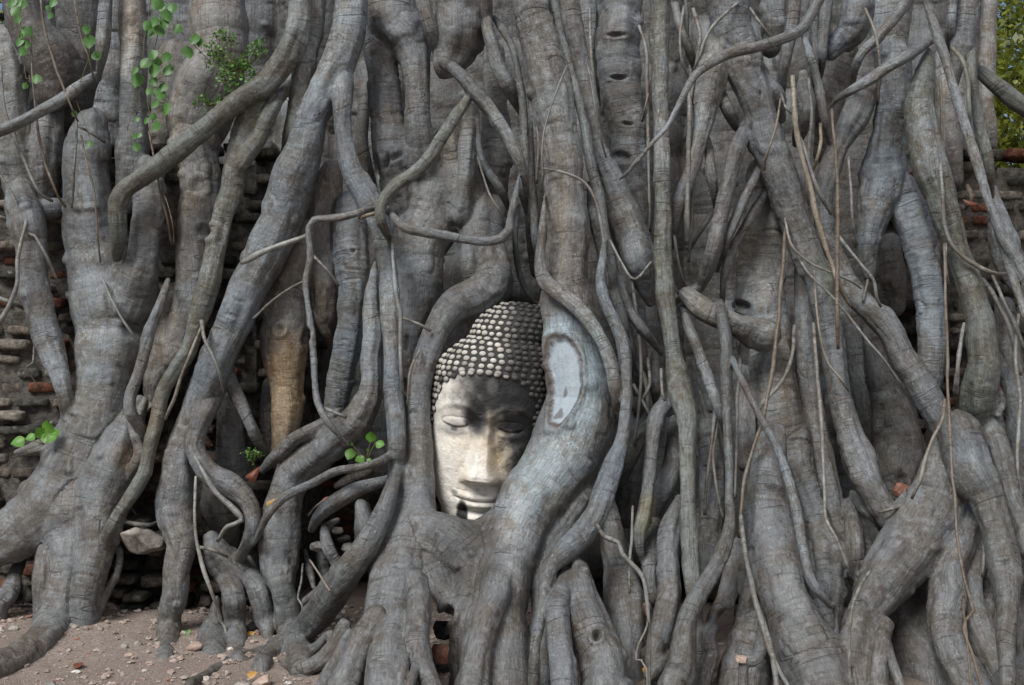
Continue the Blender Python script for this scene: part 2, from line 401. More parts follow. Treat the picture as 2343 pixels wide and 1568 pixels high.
# --- upper middle
R(S, .04, .03, .4, 'n', '905 -25 72, 898 50 70, 930 90 54, 948 140 36, 955 190 31, 957 250 30, 960 310 34, 965 370 46')
R(S, .01, .025, .8, 'n', '868 60 40, 872 120 40, 880 180 41, 884 240 41, 890 300 42, 896 360 42, 905 425 40, 912 470 30')
R(S, .00, .035, .5, 'n', '1000 380 66, 990 460 86, 965 550 72, 958 620 62, 952 690 54, 942 760 34, 934 840 20, 932 900 14')
R(S, .00, .03, .5, 'w', '1035 330 46, 1050 420 56, 1075 500 62')
R(S, -.08, .02, .3, 'w', '838 200 14, 830 270 16, 828 330 18, 838 380 16, 850 430 14')
R(S, .11, .03, .2, 'n', '1050 -25 48, 1046 60 52, 1040 115 46, 1022 150 32')
R(S, .08, .03, .2, 'w', '1095 -25 34, 1092 50 40, 1085 100 30')
R(T, .11, .012, .1, 'n', '958 -25 18, 976 40 18, 990 85 18, 1005 130 20')
R(T, .20, .010, .2, 'g', '1015 142 22, 1045 165 20, 1077 200 17, 1126 260 17, 1165 322 17, 1188 370 15, 1200 410 11, 1206 450 9')
R(T, .10, .012, .2, 'n', '1108 20 16, 1120 80 18, 1135 140 20, 1160 190 19, 1178 230 16, 1192 260 11')
R(T, .08, .008, .1, 'g', '1130 40 12, 1150 70 11, 1172 110 9, 1186 170 9, 1195 230 10, 1198 300 10, 1201 370 11, 1197 430 13, 1203 490 8')
R(T, .24, .007, .0, 'm', '1080 205 15, 1060 240 17, 1030 285 17, 1005 325 17, 975 370 17, 940 402 17, 905 425 17, 882 450 16, 869 478 15, 872 506 13, 884 535 11, 893 560 7')
R(T, .24, .006, .0, 'n', '872 472 10, 845 480 9, 818 487 9, 783 497 9, 745 501 9, 718 504 9, 706 522 9, 707 550 9, 711 585 9, 699 645 8, 704 698 8, 714 771 8, 720 867 8, 726 916 8, 749 966 8, 798 1020 6')
R(T, .27, .007, .0, 'n', '878 470 13, 895 492 12, 925 520 12, 960 530 12, 1000 536 12, 1060 547 12, 1110 553 12, 1148 545 12, 1166 525 11, 1168 500 9, 1176 460 8, 1188 400 6')
R(S, .02, .015, .7, 'l', '1075 260 24, 1070 330 22, 1066 400 21, 1060 450 24, 1054 490 30')
R(T, .07, .007, .0, 'g', '1092 262 8, 1098 350 9, 1115 390 10, 1148 440 10, 1166 490 8')
R(S, -.06, .02, .8, 'w', '1128 120 26, 1133 230 32, 1136 340 36, 1130 430 38, 1122 500 40')
R(S, -.20, .02, .6, 'd', '1226 250 24, 1226 400 24, 1222 520 22, 1230 620 20')
R(T, -.06, .008, .0, 'g', '1214 280 11, 1214 390 11, 1222 480 11, 1226 560 9, 1234 620 8')
R(T, -.08, .006, .0, 'g', '1188 470 9, 1178 540 7, 1186 620 7, 1212 680 6, 1240 700 6')
# --- right of the head root
R(T, .06, .02, .3, 'n', '1292 -25 30, 1306 60 32, 1320 130 30, 1336 200 28, 1352 270 26, 1366 330 26, 1386 390 29, 1406 440 35, 1426 495 42, 1445 550 45, 1460 600 42, 1474 645 32, 1488 690 20')
R(T, .12, .008, .1, 'g', '1262 -25 10, 1276 50 10, 1295 130 10, 1318 210 11, 1340 300 13, 1352 380 13, 1368 440 14, 1378 500 14, 1388 570 15, 1398 640 15, 1394 700 12')
R(T, .10, .008, .1, 'g', '1346 420 11, 1358 490 14, 1374 560 15, 1392 630 16, 1412 690 15, 1428 750 14, 1436 800 10')
R(T, .06, .010, .1, 'n', '1402 600 12, 1420 660 14, 1440 712 14, 1475 760 12, 1515 810 9')
R(T, .0, .012, .1, 'n', '1412 690 16, 1424 740 16, 1436 800 17, 1444 860 15')
R(S, -.06, .02, .8, 'w', '1455 690 24, 1456 760 25, 1458 840 26, 1462 920 26')
R(S, -.08, .02, .6, 'n', '1420 -25 58, 1416 60 56, 1412 120 52, 1416 180 50, 1432 260 48, 1438 330 46, 1444 400 45, 1456 470 40, 1462 540 30')
R(S, -.14, .02, .5, 'd', '1345 -25 30, 1342 80 28, 1348 170 22, 1362 240 14')
R(T, .15, .010, .2, 'm', '1509 -25 26, 1508 60 25, 1508 120 22, 1510 200 21, 1513 300 20, 1515 400 20, 1517 500 21, 1518 590 24, 1522 660 25, 1529 714 22, 1538 790 20, 1548 850 25, 1560 905 30, 1570 960 26, 1572 1020 20, 1573 1100 20, 1575 1180 21, 1578 1250 23, 1584 1310 22, 1592 1370 20, 1600 1425 16')
R(T, .11, .012, .1, 'n', '1548 890 20, 1520 930 22, 1498 965 20, 1492 1020 16, 1485 1100 16, 1477 1159 17, 1462 1217 17, 1464 1262 13, 1472 1295 8')
R(T, .0, .02, .1, 'g', '1498 950 18, 1465 1000 20, 1438 1050 22, 1420 1100 22')
R(T, .02, .015, .1, 'n', '1542 960 18, 1540 1020 19, 1532 1075 24, 1516 1120 26, 1502 1165 24, 1510 1210 18')
R(T, .13, .012, .1, 'n', '1535 690 20, 1568 670 22, 1600 658 20')
R(S, -.10, .02, .3, 'g', '1460 900 26, 1455 1000 28, 1440 1100 30, 1428 1180 30')
R(S, -.14, .02, .3, 'g', '1525 980 30, 1512 1080 30, 1492 1150 30')
# --- the knotted network
R(S, .10, .025, .2, 'n', '1662 -25 54, 1668 50 50, 1685 110 46, 1700 160 44, 1720 210 42, 1738 260 42, 1745 310 44, 1762 350 41, 1780 395 38, 1802 450 40, 1822 510 40, 1838 560 40, 1852 600 37, 1876 640 34, 1890 714 34, 1902 790 31, 1915 867 28, 1928 943 29, 1943 1000 30, 1960 1044 36, 1984 1100 38, 2008 1150 36, 2030 1190 30')
R(T, .10, .025, .2, 'n', '1648 60 42, 1634 120 40, 1626 170 36, 1618 220 32, 1612 265 26, 1602 310 21, 1594 350 19, 1580 395 18, 1562 435 18, 1548 475 18, 1543 515 15, 1538 560 11')
R(T, .10, .015, .1, 'n', '1612 310 16, 1622 350 13, 1627 400 13, 1634 450 11, 1640 490 8')
R(T, .10, .02, .1, 'n', '1645 205 20, 1662 245 18, 1682 280 22, 1700 300 24')
R(T, .13, .012, .2, 'n', '1712 285 26, 1694 320 22, 1680 360 21, 1665 420 20, 1652 470 21, 1644 510 20, 1630 570 20, 1616 620 21, 1603 655 20')
R(T, .10, .008, .1, 'n', '1742 370 12, 1722 415 12, 1700 460 13, 1682 503 13, 1662 550 12, 1648 590 12, 1640 620 10')
R(T, .07, .008, .1, 'g', '1766 420 10, 1729 478 11, 1695 536 11, 1672 580 11, 1658 620 10, 1652 675 9, 1650 705 10')
R(T, .10, .02, .1, 'n', '1735 150 20, 1752 195 28, 1772 230 34, 1782 270 30')
R(T, .09, .015, .2, 'n', '1815 -25 17, 1812 50 17, 1802 110 16, 1792 165 15, 1786 210 22')
R(T, .22, .007, .0, 'n', '1882 -20 14, 1858 28 13, 1834 66 13, 1802 84 13, 1733 107 13, 1676 119 14, 1630 142 12, 1591 172 10, 1565 214 9, 1530 283 7, 1497 322 6, 1440 390 6, 1416 412 5')
R(T, .12, .007, .0, 'n', '1834 72 9, 1852 126 10, 1868 180 10, 1880 240 10, 1889 290 9, 1895 330 7')
R(S, .0, .02, .9, 'w', '1752 400 40, 1750 470 52, 1742 540 56, 1738 610 57, 1737 680 60, 1745 740 62, 1762 800 55, 1765 870 55, 1772 930 60, 1785 985 68, 1800 1040 60')
R(B, .16, .025, .6, 'n', '1768 1000 32, 1757 1060 48, 1756 1120 56, 1759 1180 59, 1766 1240 60, 1784 1312 61, 1804 1389 64, 1834 1465 76, 1866 1542 88, 1890 1640 95')
R(S, -.01, .02, .8, 'n', '1802 980 48, 1822 1060 38, 1842 1121 34, 1868 1197 38, 1888 1270 48, 1895 1340 42, 1900 1400 28')
R(S, -.02, .02, .3, 'w', '1702 860 28, 1702 930 26, 1706 990 24, 1705 1060 20')
R(S, -.05, .02, .4, 'n', '1838 560 22, 1840 640 24, 1842 720 25, 1846 820 26, 1852 900 28, 1862 980 32, 1880 1060 32, 1896 1140 32, 1912 1200 30, 1938 1245 28, 1950 1300 22')
R(B, .13, .02, .1, 'l', '1570 676 22, 1590 692 25, 1615 712 26, 1650 730 26, 1690 748 28, 1720 758 36, 1748 765 40')
R(T, .20, .010, .1, 'g', '1648 690 12, 1652 730 16, 1660 780 15, 1660 840 14, 1661 900 12, 1664 980 11, 1668 1060 11, 1669 1140 11, 1670 1200 15, 1658 1250 21, 1632 1300 23, 1602 1350 24, 1580 1400 26, 1566 1450 30, 1558 1510 35, 1545 1570 38, 1535 1650 42')
R(T, .15, .010, .1, 'n', '1560 705 13, 1580 760 13, 1600 810 13, 1625 880 13, 1645 945 11, 1660 1005 10')
R(T, .24, .006, .0, 'b', '1666 800 9, 1690 855 9, 1716 910 9, 1745 965 9, 1775 1020 10, 1797 1080 12, 1812 1130 12, 1822 1170 12, 1830 1217 12, 1844 1293 12, 1863 1343 12, 1898 1385 11, 1912 1410 9')
R(T, .06, .02, .1, 'n', '1690 1240 20, 1680 1300 25, 1668 1350 24, 1650 1390 20, 1628 1425 14, 1620 1460 16, 1626 1500 20, 1614 1530 22, 1600 1590 24')
R(T, .06, .02, .1, 'g', '1712 1240 26, 1718 1310 26, 1712 1370 20, 1692 1420 16, 1680 1450 14')
R(B, .05, .03, .1, 'n', '1735 1370 36, 1725 1430 44, 1716 1490 55, 1702 1550 62, 1690 1640 66')
R(T, .16, .012, .1, 'n', '1738 1440 14, 1738 1490 16, 1720 1512 15, 1700 1515 12')
R(T, .10, .02, .1, 'n', '1485 1545 14, 1510 1520 16, 1540 1490 18, 1565 1465 18')
R(T, .10, .02, .4, 'n', '1552 1140 16, 1538 1195 28, 1528 1250 27, 1530 1310 26, 1532 1360 28, 1522 1410 30, 1506 1465 26, 1495 1500 20')
R(T, .04, .015, .1, 'n', '1505 1190 20, 1492 1250 23, 1486 1310 19, 1496 1370 14, 1500 1410 12')
R(S, .0, .02, .3, 'n', '1622 980 26, 1628 1070 32, 1630 1140 33, 1626 1200 30, 1615 1270 26, 1606 1330 20')
R(T, -.05, .008, .0, 'g', '1598 890 8, 1622 970 9, 1640 1040 9')
R(T, -.04, .008, .0, 'g', '1498 810 16, 1498 880 14, 1500 930 12')
R(T, -.02, .01, .2, 'g', '1600 1150 20, 1588 1250 18, 1590 1350 16')
# --- far right
R(S, -.02, .02, .3, 'n', '1770 -25 32, 1768 50 32, 1764 110 26')
R(T, .0, .01, .1, 'g', '1858 -20 9, 1861 60 10, 1863 150 10, 1866 220 9')
R(T, .0, .01, .1, 'g', '1892 -25 20, 1886 60 14, 1880 130 12, 1873 190 9')
R(S, .0, .025, .3, 'b', '1958 -25 36, 1958 30 40, 1946 75 36, 1918 96 28, 1898 118 24')
R(S, -.06, .03, .2, 'w', '1925 120 40, 1908 180 40, 1896 235 36, 1890 290 30, 1880 350 26')
R(T, .0, .015, .2, 'l', '1836 170 22, 1842 235 24, 1832 290 22, 1822 330 16')
R(S, -.08, .03, .3, 'n', '2040 -25 54, 2036 50 50, 2040 120 42, 2050 180 44')
R(T, .14, .007, .0, 'n', '2092 -20 14, 2048 38 14, 2010 84 13, 1972 119 12, 1956 153 11, 1950 195 10')
R(T, .17, .008, .0, 'n', '2136 90 13, 2080 126 14, 2033 153 14, 1990 182 15, 1950 205 12, 1912 230 8, 1898 250 6')
R(S, .06, .015, .3, 'n', '1988 195 22, 1978 225 32, 1955 268 34, 1932 310 30, 1912 345 28, 1896 390 28, 1884 440 26, 1882 500 26, 1892 550 24, 1912 585 23, 1938 640 26, 1970 690 29, 2005 722 31, 2033 752 32, 2063 810 33, 2090 860 34, 2120 915 36, 2146 960 36, 2175 1000 44')
R(B, .22, .02, .2, 'g', '2190 985 56, 2205 1030 56, 2232 1085 50, 2256 1135 45, 2276 1190 41, 2290 1250 40, 2298 1310 38, 2302 1370 28, 2298 1450 25, 2302 1530 22, 2306 1600 20')
R(S, .05, .02, .4, 'b', '2052 150 34, 2045 220 38, 2035 285 38, 2028 340 44, 2022 395 52, 2012 450 50, 2002 490 38, 1990 540 30, 1986 590 24, 1988 630 16')
R(S, .06, .02, .9, 'b', '2060 430 44, 2080 480 44, 2093 525 42, 2106 570 42, 2118 620 38, 2128 680 36, 2132 740 35, 2134 800 33, 2130 860 30, 2126 905 22')
R(S, -.10, .03, .1, 'd', '2034 560 26, 2042 640 30, 2042 700 28')
R(T, .17, .012, .2, 'm', '2122 120 18, 2112 180 28, 2102 240 38, 2106 290 42, 2116 340 42, 2130 390 38, 2148 440 34, 2166 495 31, 2184 550 29, 2205 610 30, 2225 675 31, 2243 752 34, 2250 828 38, 2240 905 48, 2230 970 58')
R(T, .19, .02, .2, 'n', '2276 880 12, 2288 912 16, 2284 950 14')
R(B, .10, .02, .2, 'n', '2262 960 30, 2288 1040 28, 2306 1110 26, 2330 1180 26, 2350 1260 26')
R(T, .27, .006, .0, 'l', '2110 -25 10, 2138 70 11, 2167 153 12, 2201 268 12, 2232 364 12, 2260 459 11, 2293 543 13, 2330 605 16, 2375 690 18')
R(T, .25, .006, .0, 'l', '2248 410 6, 2274 498 9, 2292 560 10, 2312 620 10, 2345 725 9')
R(T, .12, .010, .1, 'm', '2226 80 12, 2222 170 13, 2232 240 13, 2247 310 15, 2258 360 15, 2264 405 12, 2268 450 12')
R(S, .08, .02, .3, 'n', '2218 -25 34, 2207 50 32, 2197 110 25, 2187 165 16, 2182 200 10')
R(T, .09, .01, .1, 'n', '2182 -20 12, 2175 60 12, 2168 120 10')
R(S, -.06, .02, .4, 'p', '2160 130 22, 2166 250 28, 2176 340 25, 2188 410 16')
R(S, -.25, .015, .5, 'p', '2264 -25 20, 2262 60 19, 2258 150 19, 2256 230 18, 2262 285 18, 2268 330 16')
R(T, .0, .012, .2, 'm', '2215 145 14, 2255 175 17, 2285 200 20, 2320 230 22, 2380 270 24')
R(T, .0, .02, .1, 'n', '2272 430 12, 2284 505 24, 2302 570 34, 2332 630 36, 2380 710 38')
R(S, -.08, .02, .2, 'n', '2296 700 25, 2308 800 30, 2320 880 32, 2332 960 32, 2350 1050 32')
R(B, .14, .03, .3, 'n', '2158 1005 28, 2158 1060 44, 2148 1130 64, 2118 1195 78, 2078 1258 76, 2030 1325 62, 1990 1385 46, 1958 1450 42, 1955 1520 42, 1965 1580 42, 1972 1650 44')
R(B, -.01, .03, .1, 'k', '2085 1280 60, 2062 1370 56, 2078 1450 62, 2112 1530 78, 2140 1640 84')
R(B, .16, .02, .1, 'n', '2022 1430 24, 2012 1490 22, 2008 1550 24, 2005 1630 26')
R(T, .20, .012, .1, 'n', '2034 1470 12, 2042 1520 12, 2062 1575 12, 2080 1640 12')
R(B, .11, .02, .2, 'n', '2212 1130 34, 2205 1210 36, 2176 1285 42, 2166 1360 48, 2162 1430 45, 2178 1490 42, 2212 1550 48, 2240 1640 52')
R(B, .06, .02, .2, 'n', '2232 1110 26, 2238 1190 30, 2230 1255 30, 2215 1320 32, 2225 1400 34, 2260 1480 40, 2312 1560 50, 2350 1640 54')
R(T, .02, .02, .1, 'n', '2262 1310 18, 2256 1390 20, 2250 1455 22')
R(S, -.12, .03, .1, 'd', '1992 760 24, 2008 840 30, 2024 900 38, 2044 960 54, 2054 1020 60, 2052 1070 58, 2060 1120 42, 2070 1180 40')
R(S, -.20, .02, .2, 'd', '1955 760 24, 1964 860 24, 1980 960 22, 2000 1040 24')
R(T, .03, .015, .1, 'n', '1950 1130 16, 1978 1165 16, 2005 1190 14, 2026 1228 12')
R(T, .02, .02, .1, 'n', '1940 1150 20, 1952 1210 22, 1960 1270 24, 1950 1330 20')
R(T, .04, .03, .1, 'n', '1975 1240 30, 1985 1300 30, 1965 1350 26')
R(S, -.06, .02, .2, 'g', '2330 1050 30, 2345 1200 36, 2350 1400 40, 2350 1560 44')
R(S, .02, .03, .2, 'n', '1870 1350 22, 1880 1410 30, 1900 1470 30')
# --- the mass of stems behind, tinted dark to deepen the shade in the gaps
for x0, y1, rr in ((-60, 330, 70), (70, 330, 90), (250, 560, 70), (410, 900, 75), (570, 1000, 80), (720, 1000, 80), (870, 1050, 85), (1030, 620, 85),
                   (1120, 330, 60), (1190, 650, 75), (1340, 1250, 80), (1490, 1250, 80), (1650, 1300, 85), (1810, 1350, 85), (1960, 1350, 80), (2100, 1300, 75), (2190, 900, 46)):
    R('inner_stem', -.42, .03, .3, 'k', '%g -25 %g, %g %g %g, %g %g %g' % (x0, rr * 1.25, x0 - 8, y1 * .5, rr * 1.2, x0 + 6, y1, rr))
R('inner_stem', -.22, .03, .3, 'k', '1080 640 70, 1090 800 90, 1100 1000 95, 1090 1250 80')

# thin hanging roots: separate slim tubes, not grown into the others.  front, tint, rows of x y radius
THIN = []
def A(f, tint, pts, cone=None):
    THIN.append((f, TINT[tint], np.array([float(v) for v in pts.replace(',', ' ').split()]).reshape(-1, 3)))
TINT['r'] = (.76, .64, .54); TINT['y'] = (1.15, 1.02, .84)
A(.26, 'y', '863 486 6, 840 493 6, 821 501 5')
A(.24, 'l', '712 535 7, 690 545 7, 660 556 8, 607 575 8, 572 594 9, 553 603 6')
A(.14, 'n', '714 583 5, 745 615 4, 775 655 4')
A(.22, 'n', '728 926 6, 758 942 6, 792 956 6')
A(.21, 'b', '897 540 6, 902 640 7, 908 690 7, 915 725 7, 915 790 6, 918 850 5, 922 900 4')
A(.16, 'l', '918 728 4, 950 738 4, 984 757 5')
A(.16, 'l', '962 798 4, 940 845 4, 935 890 4, 932 930 3')
A(.16, 'n', '702 640 4, 655 665 4, 615 695 4, 580 730 4')
A(.14, 'w', '1092 360 3, 1122 450 3, 1140 480 3, 1165 520 3')
A(.20, 'n', '1297 150 3, 1272 210 3, 1250 280 3, 1240 340 3, 1241 400 3, 1238 440 3')
A(.20, 'n', '1242 385 3, 1290 395 4, 1330 412 4, 1352 440 4, 1368 480 4, 1382 560 4, 1395 640 3')
A(.15, 'g', '1345 150 3, 1358 220 3, 1370 300 3, 1386 360 3')
A(.03, 'n', '1462 60 4, 1478 120 5, 1480 190 5, 1482 280 5, 1484 380 5, 1486 470 4, 1488 530 4')
A(.04, 'n', '1488 180 3, 1478 240 3, 1468 280 3')
A(.16, 'n', '1565 15 4, 1555 80 4, 1560 140 4, 1575 180 4')
A(.14, 'n', '1690 5 5, 1640 50 5, 1612 90 5, 1600 130 4, 1585 165 4')
A(.15, 'w', '1715 20 4, 1740 55 4, 1765 90 4')
A(.20, 'w', '1785 225 3, 1775 290 4, 1755 350 4, 1748 390 4')
A(.22, 'y', '1813 175 7, 1816 240 8, 1820 290 9, 1832 350 8, 1845 400 8, 1856 440 8, 1866 490 8, 1878 530 8, 1892 580 8, 1900 600 7, 1918 650 7, 1945 700 5')
A(.20, 'n', '1822 300 5, 1840 345 6, 1858 400 6, 1878 450 6, 1902 490 5')
A(.18, 'n', '1786 215 4, 1800 250 4, 1820 262 4')
A(.16, 'y', '1856 395 6, 1868 370 6, 1876 330 6, 1877 285 5')
A(.24, 'r', '1902 250 4, 1906 300 5, 1914 390 5, 1916 480 6, 1915 560 6, 1915 640 6, 1914 720 6, 1917 800 5')
A(.20, 'n', '1918 540 5, 1945 575 5, 1970 605 6, 1996 640 5, 2005 680 5, 2015 702 4')
A(.20, 'n', '1795 500 3, 1812 565 4, 1850 600 4, 1880 615 4, 1940 640 4, 1970 660 3')
A(.20, 'n', '1812 560 4, 1845 620 4, 1895 670 4, 1930 710 4, 1985 780 4, 2020 820 3, 2060 880 3')
A(.19, 'r', '1796 530 5, 1792 590 6, 1786 660 6, 1782 720 6, 1775 770 6, 1768 840 6, 1757 900 6, 1745 960 6, 1728 1010 6, 1712 1060 5, 1700 1110 6, 1694 1170 5, 1690 1230 4')
A(.12, 'n', '1816 745 6, 1815 800 6, 1800 850 6, 1775 890 6, 1742 925 6, 1730 960 5')
A(.18, 'n', '1860 740 5, 1868 830 6, 1873 900 6, 1878 970 7, 1882 1040 5, 1885 1125 5, 1890 1190 5, 1912 1230 4, 1940 1300 4')
A(.20, 'w', '1862 620 3, 1872 740 4, 1890 820 4, 1925 870 4, 1940 895 3')
A(.30, 'r', '2160 560 4, 2162 660 4, 2166 800 5, 2170 920 5, 2175 1030 5, 2182 1130 5, 2190 1230 5, 2205 1320 5, 2222 1380 5, 2227 1400 5, 2210 1420 5, 2206 1440 5, 2218 1480 5, 2235 1540 5, 2250 1600 5')
A(.30, 'r', '2202 1350 4, 2204 1390 4, 2208 1430 4, 2214 1500 4, 2222 1568 4, 2226 1610 4')
A(.26, 'w', '2162 915 5, 2155 960 5, 2130 1010 5, 2118 1050 6, 2105 1100 6, 2085 1140 5')
A(.20, 'n', '2162 560 4, 2164 620 4, 2170 650 4')
A(.18, 'n', '2204 740 5, 2196 800 6, 2188 860 7, 2184 900 8')
A(.19, 'n', '2148 340 5, 2156 440 6, 2162 520 6, 2185 570 6, 2228 605 7, 2270 625 6, 2305 628 5')
A(.16, 'm', '2178 110 6, 2203 143 7, 2215 200 7, 2217 260 6, 2215 300 5')
A(.10, 'y', '2150 180 4, 2154 290 4, 2160 390 5, 2164 500 5, 2158 560 4')
A(.13, 'y', '2136 190 4, 2140 290 4, 2150 380 4, 2158 440 4')
A(.2, 'n', '1448 1160 4, 1440 1300 4, 1440 1360 3')
A(.24, 'g', '1362 1195 6, 1385 1228 7, 1412 1240 7, 1424 1268 7, 1450 1295 7, 1468 1318 7, 1478 1360 6, 1484 1420 5, 1486 1460 4')
A(.22, 'w', '1486 1380 3, 1480 1430 3, 1460 1475 3, 1455 1510 3, 1478 1530 3')
A(.26, 'g', '1695 1180 7, 1702 1250 7, 1714 1310 8, 1728 1370 9, 1745 1430 8, 1762 1490 8, 1785 1540 7, 1810 1600 7')
A(.26, 'g', '1735 1390 7, 1752 1440 7, 1768 1500 9, 1775 1560 9, 1778 1630 8')
A(.24, 'n', '1990 1305 4, 1965 1345 5, 1952 1380 5, 1945 1430 5, 1942 1445 4')
A(.12, 'n', '2008 1172 5, 2038 1166 5, 2068 1156 5')
A(.22, 'n', '1490 600 3, 1450 640 4, 1420 600 4, 1395 550 4')
A(.14, 'l', '447 1090 4, 446 1180 5, 452 1250 5, 468 1310 6, 486 1360 6, 505 1420 5, 518 1450 4')
A(.17, 'n', '445 1045 5, 470 1090 6, 492 1125 8, 530 1160 9, 552 1190 8, 520 1205 7, 498 1238 6')
A(.12, 'n', '455 1252 5, 485 1258 5, 520 1275 4')
A(.18, 'n', '462 735 7, 468 775 6, 485 810 6, 500 850 5, 512 900 4')
A(.18, 'w', '465 740 5, 440 800 5, 415 860 5, 395 920 5, 378 960 4')
A(.05, 'n', '-20 370 4, 30 450 4, 60 530 5, 80 540 5, 105 585 5, 130 640 4')
A(.10, 'n', '0 150 4, 10 250 4, 28 300 5, 55 370 5, 90 440 5, 120 460 5')
A(.14, 'r', '93 0 3, 105 80 4, 140 190 4, 165 250 3, 178 278 3')
A(.10, 'r', '170 0 3, 185 80 3, 205 140 3, 215 190 3')
A(.10, 'r', '70 60 3, 72 160 3, 85 280 4, 100 360 4, 128 440 4, 150 475 4')
A(.10, 'g', '175 280 4, 172 350 4, 168 420 4, 165 475 3')
A(.10, 'g', '180 290 4, 210 305 5, 240 325 5')
A(.12, 'r', '185 310 3, 200 380 3, 215 440 3, 222 520 3, 230 600 3')
A(.05, 'l', '38 650 4, 22 700 5, 0 740 7, -25 770 8')
A(.09, 'n', '62 505 5, 40 590 6, 38 650 6, 10 720 9, -30 770 10')
A(.0, 'n', '-10 680 6, 25 692 7, 55 705 6')
A(.0, 'l', '-10 495 6, 15 505 8, 28 515 8')
A(.02, 'n', '80 760 3, 75 830 3, 60 840 3, 92 890 3')
A(.08, 'n', '235 640 4, 262 700 3, 300 760 4, 335 810 3')
A(.10, 'r', '340 300 3, 356 380 3, 365 430 3, 382 500 3, 392 560 2')
A(.12, 'r', '362 430 2, 380 460 2, 395 520 2, 396 560 2')
A(.05, 'l', '195 1240 3, 188 1270 3, 190 1340 3, 184 1400 3')
A(.06, 'n', '692 1290 3, 688 1330 3, 682 1370 3, 692 1385 3')
A(.2, 'y', '708 1280 3, 730 1315 3, 755 1352 3')
A(.12, 'r', '705 1180 3, 720 1162 3, 738 1148 3')
A(.05, 'n', '1600 310 4, 1590 380 4, 1584 460 4, 1580 540 4, 1575 600 4')
A(.10, 'n', '1578 180 6, 1577 260 8, 1575 340 8, 1573 420 8, 1572 500 8, 1570 560 6')
A(.0, 'n', '1640 470 8, 1615 510 8, 1590 545 9, 1575 570 8')
A(-.02, 'g', '1575 130 6, 1570 20 6, 1568 -20 6')
A(.02, 'g', '1543 10 13, 1556 60 13, 1574 110 12, 1592 160 10')
A(.06, 'n', '1530 620 3, 1545 660 3, 1560 690 3')
A(-.02, 'g', '1452 830 7, 1475 870 8, 1482 930 7, 1484 960 6')
A(.04, 'n', '1482 820 5, 1485 880 5, 1470 910 5, 1458 945 4')
A(.04, 'g', '1450 880 5, 1470 920 5, 1488 955 5, 1500 990 4')
A(.1, 'n', '1512 845 5, 1515 900 5, 1530 930 4')
A(.06, 'r', '2212 425 7, 2222 455 6, 2208 480 3')
A(-.05, 'n', '2245 640 9, 2262 660 8, 2285 700 7, 2310 760 6, 2335 860 6')
A(.1, 'n', '2270 630 5, 2295 690 5, 2320 740 6, 2345 800 6')
A(.14, 'n', '2248 1200 5, 2250 1270 5, 2245 1320 4')
A(.1, 'n', '1985 640 4, 1975 690 4')
A(.16, 'n', '1960 560 4, 1950 500 4, 1946 430 4, 1940 360 4')
A(.04, 'n', '1348 20 5, 1352 120 5, 1360 220 6, 1362 330 5, 1374 420 4')
A(.08, 'n', '1585 20 6, 1600 80 6, 1592 150 5, 1578 240 5, 1566 320 4')
A(.06, 'w', '1536 480 4, 1545 560 5, 1556 620 4, 1568 655 4')
A(.05, 'n', '1690 760 5, 1692 840 5, 1686 930 5, 1684 1040 5, 1682 1140 4')
A(.04, 'g', '1445 640 5, 1458 740 6, 1466 830 5, 1462 930 5, 1450 1020 4')
A(.05, 'n', '1640 900 5, 1630 990 6, 1618 1090 5, 1612 1180 4')
A(.14, 'w', '1980 20 4, 2000 70 4, 2012 150 4, 2008 230 4')
A(.10, 'n', '1850 180 5, 1856 260 6, 1850 340 6, 1846 420 5, 1850 470 4')
A(.12, 'n', '1235 180 4, 1228 260 4, 1232 340 5, 1226 420 4')
A(.06, 'g', '1655 1190 5, 1640 1120 5, 1632 1040 5, 1640 960 4')
A(.10, 'n', '2330 720 5, 2322 820 6, 2334 920 6, 2326 1040 5, 2336 1140 4')

# ------------------------------------------------------------------ grow the tree: one blended skin over all centre lines
def front_depth(x, y):
    r = np.interp(y, [-50, 600, 900, 1200, 1400, 1568, 1660], [4.85, 4.75, 4.62, 4.40, 4.15, 3.97, 3.90])
    l = np.interp(y, [-50, 900, 1200, 1400, 1440, 1480, 1568, 1660], [4.87, 4.80, 4.72, 4.62, 4.56, 4.41, 3.94, 3.70])
    return l + (r - l) * sstep(x, 640, 860)

def world_line(pts, f, step, sink=0.0, reach=50.0):
    P = []
    # ends that lie on other roots sink into them
    s = np.concatenate([[0], np.cumsum(np.hypot(np.diff(pts[:, 0]), np.diff(pts[:, 1])))])
    def buried(p): return 0 < p[0] < 2342 and 0 < p[1] < 1500
    e0, e1 = (sink if buried(p) else 0 for p in (pts[0], pts[-1]))
    for n_, (x, y, r) in enumerate(pts):
        f_ = f * (1.6 if f > 0 else 3.0 if -.25 < f < -.05 else 1.9)
        rr_ = reach + 1.2 * r
        ff = f_ - e0 * (1 - sstep(s[n_], 0, rr_)) - e1 * (1 - sstep(s[-1] - s[n_], 0, rr_))
        if x < 860 and y > 1340 and f != .065:
            ff = f_ * (1 - sstep(y, 1340, 1500) * (1 - sstep(x, 640, 860)))
        D = front_depth(x, y) - ff
        D = D / (1 - r / FOC)               # centre lies one radius behind the front
        if sink > .1:                        # and thin out there
            r *= 1 - .4 * bool(e0) * (1 - sstep(s[n_], 0, rr_ * .9)) - .4 * bool(e1) * (1 - sstep(s[-1] - s[n_], 0, rr_ * .9))
        P.append([*px(x, y, D), (.92 if r > 14 else .96) * r / FOC * D])
    x, y, r = pts[-1]
    if y > 1380 and P[-1][2] < .25 and sink:                 # feet go on down into the soil
        P.append([P[-1][0], P[-1][1] - .02, min(P[-1][2], 0) - .14, P[-1][3] * 1.5])
    return catmull(P, step)

